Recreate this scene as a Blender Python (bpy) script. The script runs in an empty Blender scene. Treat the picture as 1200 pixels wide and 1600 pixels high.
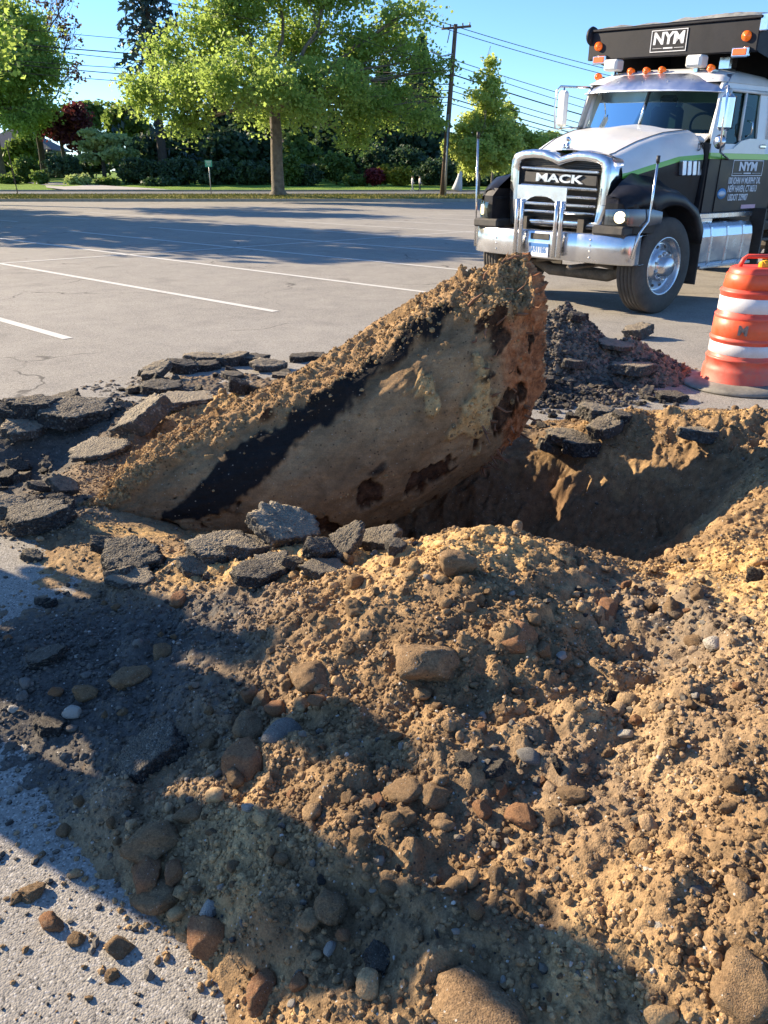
import bpy, bmesh, math, random
import numpy as np
from mathutils import Vector, Matrix, Euler
from mathutils.geometry import delaunay_2d_cdt

# ------------------------------------------------------------------ camera, sky, sun, exposure
scene = bpy.context.scene
FPX = 1200.0; CAMH = 1.5
TH = math.atan2(530.0, 1200.0); CT, ST = math.cos(TH), math.sin(TH)
cam_d = bpy.data.cameras.new("camera"); cam = bpy.data.objects.new("camera", cam_d)
scene.collection.objects.link(cam); scene.camera = cam
cam_d.sensor_fit = 'VERTICAL'; cam_d.sensor_height = 32.0; cam_d.sensor_width = 24.0; cam_d.lens = 24.0
cam_d.clip_start = 0.05; cam_d.clip_end = 3000.0
cam.location = (0, 0, CAMH); cam.rotation_euler = (math.pi/2 - TH, 0, 0)

SUN_EL = math.radians(23.0)
SD = np.array([-0.88, 0.47]); SD = SD/np.linalg.norm(SD)           # horizontal direction TO the sun
world = bpy.data.worlds.new("World"); scene.world = world; world.use_nodes = True
wn = world.node_tree; bg = wn.nodes["Background"]
sky = wn.nodes.new("ShaderNodeTexSky"); sky.sky_type = 'NISHITA'; sky.sun_disc = False
sky.sun_elevation = SUN_EL; sky.sun_rotation = math.atan2(SD[0], SD[1])
sky.air_density = 0.85; sky.dust_density = 0.0; sky.ozone_density = 6.5
wn.links.new(sky.outputs[0], bg.inputs[0]); bg.inputs[1].default_value = 0.108
sun_d = bpy.data.lights.new("sun", 'SUN'); sun = bpy.data.objects.new("sun", sun_d); scene.collection.objects.link(sun)
sun_d.energy = 5.0; sun_d.angle = math.radians(0.5); sun_d.color = (1.0, 0.82, 0.58)
sun_dir = Vector((-SD[0]*math.cos(SUN_EL), -SD[1]*math.cos(SUN_EL), -math.sin(SUN_EL)))
sun.rotation_euler = sun_dir.to_track_quat('-Z', 'Y').to_euler()
sun.location = (-20, 10, 15)
scene.view_settings.view_transform = 'Standard'; scene.view_settings.look = 'None'
scene.view_settings.gamma = 1.0; scene.view_settings.use_curve_mapping = False
scene.view_settings.exposure = 1.3
scene.render.engine = 'CYCLES'
scene.cycles.max_bounces = 6; scene.cycles.transparent_max_bounces = 8
scene.cycles.diffuse_bounces = 3; scene.cycles.glossy_bounces = 3; scene.cycles.transmission_bounces = 4
scene.cycles.caustics_reflective = False; scene.cycles.caustics_refractive = False
scene.cycles.use_denoising = True

# ------------------------------------------------------------------ helpers
COL = scene.collection
def ray(px, py):
    u = (px-600)/FPX; v = (800-py)/FPX
    return Vector((u, CT+v*ST, -ST+v*CT))
def gp(px, py, z=0.0):
    d = ray(px, py); t = (z-CAMH)/d.z
    return Vector((0, 0, CAMH)) + d*t
def at(px, py, Y):
    d = ray(px, py); return Vector((0, 0, CAMH)) + d*(Y/d.y)

def tag(o, label=None, cat=None, group=None, kind=None):
    if label: o['label'] = label
    if cat: o['category'] = cat
    if group: o['group'] = group
    if kind: o['kind'] = kind
    return o
def empty(name, loc, rz=0, label=None, cat=None, group=None):
    o = bpy.data.objects.new(name, None); COL.objects.link(o)
    o.location = loc; o.rotation_euler = (0, 0, rz); o.empty_display_size = .2
    return tag(o, label, cat, group)
def mesh_np(name, co, quads=None, tris=None, smooth=True):
    me = bpy.data.meshes.new(name); co = np.asarray(co, np.float32)
    loops = []; tot = []
    if quads is not None and len(quads): loops.append(np.asarray(quads, np.int32).ravel()); tot.append(np.full(len(quads), 4, np.int32))
    if tris is not None and len(tris): loops.append(np.asarray(tris, np.int32).ravel()); tot.append(np.full(len(tris), 3, np.int32))
    li = np.concatenate(loops); lt = np.concatenate(tot); ls = np.concatenate([[0], np.cumsum(lt)[:-1]]).astype(np.int32)
    me.vertices.add(len(co)); me.vertices.foreach_set('co', co.ravel())
    me.loops.add(len(li)); me.loops.foreach_set('vertex_index', li)
    me.polygons.add(len(lt)); me.polygons.foreach_set('loop_start', ls); me.polygons.foreach_set('loop_total', lt)
    me.polygons.foreach_set('use_smooth', np.full(len(lt), smooth, bool))
    me.update(calc_edges=True); return me
def link(name, me, mats, parent=None, loc=None):
    o = bpy.data.objects.new(name, me); COL.objects.link(o)
    if mats is not None:
        for m in (mats if isinstance(mats, (list, tuple)) else [mats]): me.materials.append(m)
    if parent: o.parent = parent
    if loc is not None: o.location = loc
    return o
def vattr(me, name, arr):
    a = me.attributes.new(name, 'FLOAT_COLOR', 'POINT')
    arr = np.asarray(arr, np.float32)
    if arr.shape[1] == 3: arr = np.c_[arr, np.ones(len(arr), np.float32)]
    a.data.foreach_set('color', arr.ravel())

class MB:
    """collects simple shapes into one mesh"""
    def __init__(s): s.v = []; s.f = []; s.m = []; s.sm = []
    def add(s, vs, fs, mi=0, smooth=False):
        b = len(s.v); s.v += [tuple(v) for v in vs]; s.f += [tuple(b+i for i in f) for f in fs]
        s.m += [mi]*len(fs); s.sm += [smooth]*len(fs); return s
    def box(s, c, d, mi=0, rot=None, bev=0.0):
        x, y, z = [q/2 for q in d]
        if bev > 0:
            b = min(bev, x*.9, y*.9, z*.9)
            vs = []; 
            for sx in (-1, 1):
                for sy in (-1, 1):
                    for sz in (-1, 1):
                        vs += [Vector((sx*x, sy*(y-b), sz*(z-b))), Vector((sx*(x-b), sy*y, sz*(z-b))), Vector((sx*(x-b), sy*(y-b), sz*z))]
            bm = bmesh.new(); [bm.verts.new(v) for v in vs]
            r = bmesh.ops.convex_hull(bm, input=bm.verts[:]); bm.verts.index_update()
            bmesh.ops.dissolve_limit(bm, angle_limit=.02, verts=bm.verts[:], edges=bm.edges[:]); bm.verts.index_update()
            vv = [v.co.copy() for v in bm.verts]; ff = [[v.index for v in f.verts] for f in bm.faces]; bm.free()
        else:
            vv = [Vector((sx*x, sy*y, sz*z)) for sx in (-1, 1) for sy in (-1, 1) for sz in (-1, 1)]
            ff = [(0,1,3,2), (4,6,7,5), (0,4,5,1), (2,3,7,6), (0,2,6,4), (1,5,7,3)]
        if rot is not None: vv = [rot @ v for v in vv]
        return s.add([v+Vector(c) for v in vv], ff, mi)
    def tube(s, pts, r, n=8, mi=0, cap=True):
        pts = [Vector(p) for p in pts]; rs = r if isinstance(r, (list, tuple)) else [r]*len(pts)
        vs = []; fs = []
        up = None
        for i, p in enumerate(pts):
            a = pts[max(i-1, 0)]; b = pts[min(i+1, len(pts)-1)]; t = (b-a).normalized()
            if up is None: up = Vector((0, 0, 1)) if abs(t.z) < .9 else Vector((1, 0, 0))
            x = t.cross(up); x = x.normalized() if x.length > 1e-6 else Vector((1,0,0)); y = x.cross(t).normalized(); up = y
            for k in range(n):
                an = 2*math.pi*k/n; vs.append(p + (x*math.cos(an) + y*math.sin(an))*rs[i])
        for i in range(len(pts)-1):
            for k in range(n):
                k2 = (k+1) % n; fs.append((i*n+k, i*n+k2, (i+1)*n+k2, (i+1)*n+k))
        s.add(vs, fs, mi, True)
        if cap: s.add(vs[:n], [tuple(range(n))[::-1]], mi); s.add(vs[-n:], [tuple(range(n))], mi)
        return s
    def lathe(s, prof, c=(0,0,0), axis='z', n=32, mi=0, smooth=True):
        vs = []; fs = []
        for (r, h) in prof:
            for k in range(n):
                a = 2*math.pi*k/n; x, y = r*math.cos(a), r*math.sin(a)
                v = (x, y, h) if axis == 'z' else ((x, h, y) if axis == 'y' else (h, x, y))
                vs.append((v[0]+c[0], v[1]+c[1], v[2]+c[2]))
        for i in range(len(prof)-1):
            for k in range(n):
                k2 = (k+1) % n; f = (i*n+k, i*n+k2, (i+1)*n+k2, (i+1)*n+k); fs.append(f if axis != 'y' else f[::-1])
        return s.add(vs, fs, mi, smooth)
    def loft(s, rows, mi=0, closed=False, smooth=True, flip=False, mfun=None):
        n = len(rows[0]); vs = [v for r in rows for v in r]; 
        fs = []; ms = []
        for i in range(len(rows)-1):
            for k in range(n if closed else n-1):
                k2 = (k+1) % n; f = (i*n+k, i*n+k2, (i+1)*n+k2, (i+1)*n+k)
                fs.append(f[::-1] if flip else f); ms.append(mfun(i, k) if mfun else mi)
        b = len(s.v); s.v += [tuple(v) for v in vs]; s.f += [tuple(b+i for i in f) for f in fs]; s.m += ms; s.sm += [smooth]*len(fs)
        return s
    def prism(s, outline, x0, x1, mi=0, axis='x'):
        """outline of (a, b) extruded along axis"""
        def P(a, b, x): return (x, a, b) if axis == 'x' else ((a, x, b) if axis == 'y' else (a, b, x))
        n = len(outline); vs = [P(a, b, x0) for a, b in outline] + [P(a, b, x1) for a, b in outline]
        fs = [tuple(range(n)), tuple(range(2*n-1, n-1, -1))] + [(k, n+k, n+(k+1) % n, (k+1) % n) for k in range(n)]
        return s.add(vs, fs, mi)
    def build(s, name, mats, parent=None, loc=None, smooth_angle=None, fixn=True, bevel=0):
        me = bpy.data.meshes.new(name); me.from_pydata(s.v, [], s.f)
        me.polygons.foreach_set('material_index', s.m); me.polygons.foreach_set('use_smooth', s.sm)
        if fixn:
            bm = bmesh.new(); bm.from_mesh(me); bmesh.ops.remove_doubles(bm, verts=bm.verts[:], dist=1e-5)
            bmesh.ops.recalc_face_normals(bm, faces=bm.faces[:]); bm.to_mesh(me); bm.free()
        me.update(); o = link(name, me, mats, parent, loc)
        if bevel:
            md = o.modifiers.new('bevel', 'BEVEL'); md.width = bevel; md.segments = 2; md.limit_method = 'ANGLE'
        return o

# ------------------------------------------------------------------ numpy noise
def _h(ix, iy, iz, seed):
    n = (ix.astype(np.int64)*374761393 + iy.astype(np.int64)*668265263 + iz.astype(np.int64)*2147483647 + seed*974634777) & 0xffffffff
    n = ((n ^ (n >> 13))*1274126177) & 0xffffffff
    n = ((n ^ (n >> 16))*2246822519) & 0xffffffff
    return ((n ^ (n >> 15)) & 0xffffff)/float(0x1000000)
def vnoise(x, y, z=0.0, seed=0):
    x = np.asarray(x, float); y = np.asarray(y, float); z = np.zeros_like(x)+z
    xi, yi, zi = np.floor(x), np.floor(y), np.floor(z); fx, fy, fz = x-xi, y-yi, z-zi
    fx, fy, fz = [q*q*q*(q*(q*6-15)+10) for q in (fx, fy, fz)]
    r = 0
    flat = not np.any(fz)
    for dz in ((0,) if flat else (0, 1)):
        for dy in (0, 1):
            for dx in (0, 1):
                w = (fx if dx else 1-fx)*(fy if dy else 1-fy)*((fz if dz else 1-fz) if not flat else 1)
                r = r + w*_h(xi+dx, yi+dy, zi+dz, seed)
    return r*2-1
def fbm(x, y, z=0.0, oct=5, seed=0, gain=.5, ridged=False):
    a, s, t = 1.0, 0.0, 0.0
    for o in range(oct):
        k = 2.0**o; ca, sa = math.cos(.65+o*1.1), math.sin(.65+o*1.1); X_ = np.asarray(x)*ca-np.asarray(y)*sa; Y_ = np.asarray(x)*sa+np.asarray(y)*ca
        n = vnoise(X_*k+o*17.3, Y_*k-o*9.1, np.asarray(z)*k, seed+o)
        if ridged: n = 1-2*np.abs(n)
        s = s+a*n; t += a; a *= gain
    return s/t
def clods(x, y, cell, seed, prob=.8):
    """rounded lumps sitting in random cells: returns dome height in metres"""
    gx, gy = x/cell, y/cell; xi, yi = np.floor(gx), np.floor(gy); best = np.zeros_like(x); z0 = np.zeros_like(x)
    for dy in (-1, 0, 1):
        for dx in (-1, 0, 1):
            cx, cy = xi+dx, yi+dy
            px_ = cx+.15+.7*_h(cx, cy, z0, seed); py_ = cy+.15+.7*_h(cx, cy, z0, seed+1)
            rr = _h(cx, cy, z0, seed+2); on = _h(cx, cy, z0, seed+3) < prob
            R = .22+.48*rr**1.6
            an = _h(cx, cy, z0, seed+4)*3.14; ca, sa = np.cos(an), np.sin(an)
            ex, ey = (gx-px_), (gy-py_); el = 1+.7*_h(cx, cy, z0, seed+5)
            d2 = (ex*ca+ey*sa)**2*el + (-ex*sa+ey*ca)**2
            hgt = np.sqrt(np.maximum(0, R*R-d2))*(.55+.5*_h(cx, cy, z0, seed+6))*on
            best = np.maximum(best, hgt)
    return best*cell

# ------------------------------------------------------------------ materials
def new_mat(name):
    m = bpy.data.materials.new(name); m.use_nodes = True; return m, m.node_tree.nodes, m.node_tree.links
def pm(name, col, rough=.6, metal=0.0, bump=0.0, bscale=40.0, var=0.0, vscale=6.0, coat=0.0, emit=None, estr=0, spec=.5, coords='Object'):
    m, N, L = new_mat(name); b = N['Principled BSDF']
    b.inputs['Base Color'].default_value = (*col, 1); b.inputs['Roughness'].default_value = rough
    b.inputs['Metallic'].default_value = metal; b.inputs['Coat Weight'].default_value = coat; b.inputs['Coat Roughness'].default_value = .05
    b.inputs['Specular IOR Level'].default_value = spec
    tc = N.new('ShaderNodeTexCoord')
    if var > 0:
        n = N.new('ShaderNodeTexNoise'); n.inputs['Scale'].default_value = vscale; n.inputs['Detail'].default_value = 8; n.inputs['Roughness'].default_value = .65
        L.new(tc.outputs[coords], n.inputs['Vector'])
        mr = N.new('ShaderNodeMapRange'); mr.inputs[1].default_value = .3; mr.inputs[2].default_value = .7; mr.inputs[3].default_value = 1-var; mr.inputs[4].default_value = 1+var
        L.new(n.outputs[0], mr.inputs[0])
        mx = N.new('ShaderNodeVectorMath'); mx.operation = 'SCALE'; mx.inputs[0].default_value = col; L.new(mr.outputs[0], mx.inputs['Scale'])
        L.new(mx.outputs[0], b.inputs['Base Color'])
        mr2 = N.new('ShaderNodeMapRange'); mr2.inputs[1].default_value = .3; mr2.inputs[2].default_value = .7; mr2.inputs[3].default_value = max(rough-.08, .02); mr2.inputs[4].default_value = min(rough+.12, 1)
        L.new(n.outputs[0], mr2.inputs[0]); L.new(mr2.outputs[0], b.inputs['Roughness'])
    if bump > 0:
        n = N.new('ShaderNodeTexNoise'); n.inputs['Scale'].default_value = bscale; n.inputs['Detail'].default_value = 6
        L.new(tc.outputs[coords], n.inputs['Vector']); bp = N.new('ShaderNodeBump'); bp.inputs['Distance'].default_value = bump
        L.new(n.outputs[0], bp.inputs['Height']); L.new(bp.outputs[0], b.inputs['Normal'])
    if emit: b.inputs['Emission Color'].default_value = (*emit, 1); b.inputs['Emission Strength'].default_value = estr
    return m
def ramp(N, L, fac, stops):
    r = N.new('ShaderNodeValToRGB'); e = r.color_ramp.elements
    while len(e) < len(stops): e.new(.5)
    for i, (p, c) in enumerate(stops): e[i].position = p; e[i].color = (*c, 1)
    L.new(fac, r.inputs[0]); return r.outputs[0]
def noise(N, L, vec, scale, detail=6, rough=.6, dist=0):
    n = N.new('ShaderNodeTexNoise'); n.inputs['Scale'].default_value = scale; n.inputs['Detail'].default_value = detail
    n.inputs['Roughness'].default_value = rough; n.inputs['Distortion'].default_value = dist; L.new(vec, n.inputs['Vector']); return n.outputs[0]
def voro(N, L, vec, scale, out='Distance', feat='F1', rnd=1):
    n = N.new('ShaderNodeTexVoronoi'); n.inputs['Scale'].default_value = scale; n.feature = feat; n.inputs['Randomness'].default_value = rnd; L.new(vec, n.inputs['Vector']); return n.outputs[out]
def mapr(N, L, f, a, b, c, d):
    m = N.new('ShaderNodeMapRange'); m.inputs[1].default_value = a; m.inputs[2].default_value = b; m.inputs[3].default_value = c; m.inputs[4].default_value = d
    L.new(f, m.inputs[0]); return m.outputs[0]
def mixc(N, L, f, A, B, mode='MIX'):
    m = N.new('ShaderNodeMix'); m.data_type = 'RGBA'; m.blend_type = mode
    if isinstance(f, (int, float)): m.inputs[0].default_value = f
    else: L.new(f, m.inputs[0])
    for i, q in ((6, A), (7, B)):
        if isinstance(q, tuple): m.inputs[i].default_value = (*q, 1)
        else: L.new(q, m.inputs[i])
    return m.outputs[2]
def mth(N, L, op, a, b=None):
    m = N.new('ShaderNodeMath'); m.operation = op
    for i, q in ((0, a), (1, b)):
        if q is None: continue
        if isinstance(q, (int, float)): m.inputs[i].default_value = q
        else: L.new(q, m.inputs[i])
    return m.outputs[0]

def soil_material(name, tones, speck=True, bump=.004, attr=False, coords='Object', sc=1.0, fs=1.0):
    """earth: blotches of several browns, fine grains, pale grit"""
    m, N, L = new_mat(name); b = N['Principled BSDF']; b.inputs['Roughness'].default_value = .95; b.inputs['Specular IOR Level'].default_value = .15
    tc = N.new('ShaderNodeTexCoord'); v = tc.outputs[coords]
    if coords == 'Object' and not attr:
        oi = N.new('ShaderNodeObjectInfo'); ad = N.new('ShaderNodeVectorMath'); ad.operation = 'ADD'
        sc_ = N.new('ShaderNodeVectorMath'); sc_.operation = 'SCALE'; sc_.inputs[0].default_value = (7, 13, 5); L.new(oi.outputs['Random'], sc_.inputs['Scale'])
        L.new(v, ad.inputs[0]); L.new(sc_.outputs[0], ad.inputs[1]); v = ad.outputs[0]
    big = noise(N, L, v, 2.2*sc, 5, .6, .5); med = noise(N, L, v, 26*(1 if attr else sc), 6, .7); fine = noise(N, L, v, 220*fs, 3, .6)
    c = ramp(N, L, big, [(.30, tones[0]), (.48, tones[1]), (.58, tones[2]), (.72, tones[3])])
    if attr:
        at_ = N.new('ShaderNodeAttribute'); at_.attribute_name = 'zone'
        sp = N.new('ShaderNodeSeparateColor'); L.new(at_.outputs['Color'], sp.inputs[0])
        c = mixc(N, L, mapr(N, L, sp.outputs[0], .12, .45, 0, .55), c, (.23, .198, .162))
        e = mth(N, L, 'ADD', sp.outputs[0], mth(N, L, 'MULTIPLY', mth(N, L, 'SUBTRACT', med, .5), 1.6))
        dk = mapr(N, L, e, .42, .62, 0, 1)                      # dark crushed asphalt
        c = mixc(N, L, dk, c, (.125, .115, .102))
        e2 = mth(N, L, 'ADD', sp.outputs[1], mth(N, L, 'MULTIPLY', mth(N, L, 'SUBTRACT', med, .5), 1.0))
        c = mixc(N, L, mapr(N, L, e2, .4, .65, 0, .85), c, (.55, .365, .165))      # clean yellow sand
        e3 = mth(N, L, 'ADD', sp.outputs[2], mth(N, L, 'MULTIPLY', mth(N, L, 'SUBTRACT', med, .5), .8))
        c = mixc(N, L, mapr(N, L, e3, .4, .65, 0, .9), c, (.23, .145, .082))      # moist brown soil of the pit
    if attr:
        vm = N.new('ShaderNodeVectorMath'); vm.operation = 'SCALE'; L.new(c, vm.inputs[0]); L.new(at_.outputs['Alpha'], vm.inputs['Scale']); c = vm.outputs[0]
    c = mixc(N, L, 1.0, c, ramp(N, L, med, [(.3, (.55, .55, .56)), (.7, (1.3, 1.27, 1.22))]), 'MULTIPLY')
    c = mixc(N, L, 1.0, c, ramp(N, L, fine, [(.3, (.72, .72, .72)), (.7, (1.22, 1.22, 1.22))]), 'MULTIPLY')
    if speck:
        vd = voro(N, L, v, 95*fs); vc = voro(N, L, v, 95*fs, 'Color')
        sx = N.new('ShaderNodeSeparateColor'); L.new(vc, sx.inputs[0])
        on = mth(N, L, 'MULTIPLY', mapr(N, L, vd, .16, .26, 1, 0), mapr(N, L, sx.outputs[0], .90, .92, 0, 1))
        c = mixc(N, L, on, c, (.5, .47, .42))
        on2 = mth(N, L, 'MULTIPLY', mapr(N, L, vd, .2, .3, 1, 0), mapr(N, L, sx.outputs[1], .90, .92, 0, 1))
        c = mixc(N, L, on2, c, (.04, .038, .036))
    L.new(c, b.inputs['Base Color'])
    n1 = noise(N, L, v, 130*fs, 5, .7); v1 = voro(N, L, v, 240*fs); hsum = mth(N, L, 'SUBTRACT', n1, mth(N, L, 'MULTIPLY', v1, .35))
    bp = N.new('ShaderNodeBump'); bp.inputs['Distance'].default_value = bump; bp.inputs['Strength'].default_value = .9
    L.new(hsum, bp.inputs['Height']); L.new(bp.outputs[0], b.inputs['Normal'])
    return m
def asphalt_chunk_material(name, base=(.085, .080, .074), dust=.85, k=.13):
    m, N, L = new_mat(name); b = N['Principled BSDF']; b.inputs['Roughness'].default_value = .85; b.inputs['Specular IOR Level'].default_value = .3
    tc = N.new('ShaderNodeTexCoord'); v = tc.outputs['Object']
    vc = voro(N, L, v, 130*k, 'Color'); vd = voro(N, L, v, 130*k); sx = N.new('ShaderNodeSeparateColor'); L.new(vc, sx.inputs[0])
    c = mixc(N, L, mapr(N, L, sx.outputs[0], .62, .95, 0, .38), base, (.22, .2, .17))
    c = mixc(N, L, mapr(N, L, sx.outputs[1], .95, .97, 0, .7), c, (.34, .32, .28))
    g = N.new('ShaderNodeNewGeometry'); sn = N.new('ShaderNodeSeparateXYZ'); L.new(g.outputs['Normal'], sn.inputs[0])
    e = mth(N, L, 'ADD', sn.outputs[2], mth(N, L, 'MULTIPLY', mth(N, L, 'SUBTRACT', noise(N, L, v, 30*k, 6, .75), .5), 2.2))
    c = mixc(N, L, mapr(N, L, e, .35, 1.0, 0, dust), c, (.36, .30, .215))
    L.new(c, b.inputs['Base Color'])
    hs = mth(N, L, 'ADD', mth(N, L, 'MULTIPLY', vd, -.8), noise(N, L, v, 60*k, 6, .7))
    bp = N.new('ShaderNodeBump'); bp.inputs['Distance'].default_value = .012; L.new(hs, bp.inputs['Height']); L.new(bp.outputs[0], b.inputs['Normal'])
    return m
TONES = [(.18, .124, .073), (.29, .194, .106), (.40, .268, .138), (.48, .33, .17)]
def add_dust(m, amt, z0=.2, z1=1.4, col=(.25, .21, .165), sc=5):
    N, L = m.node_tree.nodes, m.node_tree.links; b = N['Principled BSDF']; tc = N.new('ShaderNodeTexCoord'); v = tc.outputs['Object']
    sz = N.new('ShaderNodeSeparateXYZ'); L.new(v, sz.inputs[0]); n = noise(N, L, v, sc, 8, .7); n2 = noise(N, L, v, sc*9, 4, .7)
    f = mth(N, L, 'MULTIPLY', mapr(N, L, sz.outputs[2], z0, z1, 1, .18), mapr(N, L, mth(N, L, 'ADD', n, mth(N, L, 'MULTIPLY', n2, .4)), .5, .95, .1, amt))
    for nm, val in (('Base Color', col), ('Roughness', .85), ('Metallic', 0.0)):
        i = b.inputs[nm]; old = i.links[0].from_socket if i.links else None
        if nm == 'Base Color': L.new(mixc(N, L, f, old if old else tuple(i.default_value[:3]), val), i)
        else:
            mx = N.new('ShaderNodeMix'); mx.data_type = 'FLOAT'; L.new(f, mx.inputs[0]); mx.inputs[3].default_value = val
            if old: L.new(old, mx.inputs[2])
            else: mx.inputs[2].default_value = i.default_value
            L.new(mx.outputs[0], i)
    return m
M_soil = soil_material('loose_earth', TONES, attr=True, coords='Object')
M_clod = soil_material('earth_clod', [(.19, .135, .082), (.29, .198, .115), (.24, .16, .092), (.37, .255, .145)], coords='Object', sc=.35, fs=.10, bump=.006)
M_clodred = soil_material('reddish_clod', [(.28, .15, .082), (.34, .19, .10), (.30, .16, .09), (.38, .24, .14)], coords='Object', sc=.35, fs=.10, bump=.006)
M_grey = soil_material('grey_stone', [(.17, .165, .155), (.22, .21, .19), (.2, .19, .17), (.28, .26, .23)], coords='Object', sc=.5, fs=.10, bump=.003)
M_white = pm('pale_pebble', (.44, .40, .34), .7, bump=.01, bscale=8, var=.25, vscale=30)
M_chunk = asphalt_chunk_material('broken_asphalt')
M_chunk_dark = asphalt_chunk_material('fresh_broken_asphalt', (.036, .035, .035), .35)

def asphalt_material():
    m, N, L = new_mat('parking_asphalt'); b = N['Principled BSDF']; b.inputs['Roughness'].default_value = .9; b.inputs['Specular IOR Level'].default_value = .25
    tc = N.new('ShaderNodeTexCoord'); v = tc.outputs['Object']
    big = noise(N, L, v, .25, 6, .65, .3); mid = noise(N, L, v, 3.0, 6, .65)
    c = ramp(N, L, big, [(.3, (.32, .298, .258)), (.7, (.42, .392, .340))])
    c = mixc(N, L, 1.0, c, ramp(N, L, mid, [(.25, (.82, .82, .83)), (.75, (1.14, 1.13, 1.11))]), 'MULTIPLY')
    c = mixc(N, L, 1.0, c, ramp(N, L, noise(N, L, v, 34, 5, .8), [(.3, (.78, .78, .79)), (.7, (1.2, 1.19, 1.17))]), 'MULTIPLY')
    c = mixc(N, L, mapr(N, L, noise(N, L, v, 1.1, 4, .55), .60, .70, 0, .35), c, (.15, .14, .125))
    st = noise(N, L, v, .45, 5, .7, 1.2); c = mixc(N, L, mapr(N, L, st, .60, .72, 0, .30), c, (.17, .155, .135))
    sp_ = voro(N, L, v, .55); c = mixc(N, L, mth(N, L, 'MULTIPLY', mapr(N, L, sp_, .05, .16, 1, 0), mapr(N, L, mid, .45, .6, 0, .5)), c, (.10, .095, .085))
    vc = voro(N, L, v, 210, 'Color'); vd = voro(N, L, v, 210); sx = N.new('ShaderNodeSeparateColor'); L.new(vc, sx.inputs[0])
    c = mixc(N, L, mapr(N, L, sx.outputs[0], 0, 1, .25, .0), c, (.05, .05, .052))
    c = mixc(N, L, mapr(N, L, sx.outputs[1], .86, .9, 0, .55), c, (.6, .57, .52))
    c = mixc(N, L, mapr(N, L, sx.outputs[2], .9, .93, 0, .7), c, (.06, .06, .06))
    # wandering hairline cracks
    wv = N.new('ShaderNodeVectorMath'); wv.operation = 'ADD'; nn = N.new('ShaderNodeTexNoise'); nn.inputs['Scale'].default_value = 1.3; nn.inputs['Detail'].default_value = 5
    L.new(v, nn.inputs['Vector']); L.new(v, wv.inputs[0]); s2 = N.new('ShaderNodeVectorMath'); s2.operation = 'SCALE'; s2.inputs['Scale'].default_value = .9; L.new(nn.outputs['Color'], s2.inputs[0]); L.new(s2.outputs[0], wv.inputs[1])
    ck = voro(N, L, wv.outputs[0], .33, 'Distance', 'DISTANCE_TO_EDGE')
    msk = mapr(N, L, noise(N, L, v, .6, 2), .48, .56, 0, 1)
    crk = mth(N, L, 'MULTIPLY', mapr(N, L, ck, .002, .006, 1, 0), msk)
    c = mixc(N, L, mth(N, L, 'MULTIPLY', crk, .75), c, (.06, .055, .05))
    L.new(c, b.inputs['Base Color'])
    h1 = mth(N, L, 'ADD', mth(N, L, 'MULTIPLY', vd, -.9), mth(N, L, 'MULTIPLY', noise(N, L, v, 75, 4, .7), .9))
    bp = N.new('ShaderNodeBump'); bp.inputs['Distance'].default_value = .0022; bp.inputs['Strength'].default_value = .7; L.new(h1, bp.inputs['Height']); L.new(bp.outputs[0], b.inputs['Normal'])
    return m
M_asphalt = asphalt_material()
# ------------------------------------------------------------------ ground height of the dug-up area
CP = []
def cpx(lst):
    for px, py, z in lst:
        p = gp(px, py, z); CP.append((p.x, p.y, z))
cpx([(0,1180,-.01),(60,1270,-.01),(130,1370,-.01),(230,1465,-.01),(330,1550,-.01),(0,1330,-.06),(0,1590,-.07),(110,1510,-.06),(250,1600,-.05),
     (0,1090,.015),(40,1000,.02),(110,940,.0),(0,910,-.03),(0,868,-.03),(130,905,-.012),(30,960,-.015),
     (200,1250,.06),(310,1340,.08),(370,1480,.06),(480,1540,.11),(450,1350,.15),(350,1190,.12),(300,1080,.08),(230,960,.05),(330,930,.09),(400,1050,.15),
     (500,1150,.21),(500,1000,.22),(560,900,.19),(640,860,.24),(735,838,.38),(690,900,.36),(650,1000,.33),(810,870,.34),(850,960,.33),(700,1150,.27),
     (600,1300,.21),(600,1590,.15),(900,1590,.2),(1190,1590,.28),(900,1400,.24),(800,1250,.27),(900,1100,.29),(960,960,.27),(930,890,.25),(1000,903,.2),
     (1055,915,.2),(970,1050,.25),(1105,895,.38),(1160,980,.42),(1060,1050,.38),(1190,1100,.42),(1100,1250,.36),(1190,1400,.36),(1000,1250,.29),(640,1100,.25)])
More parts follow.
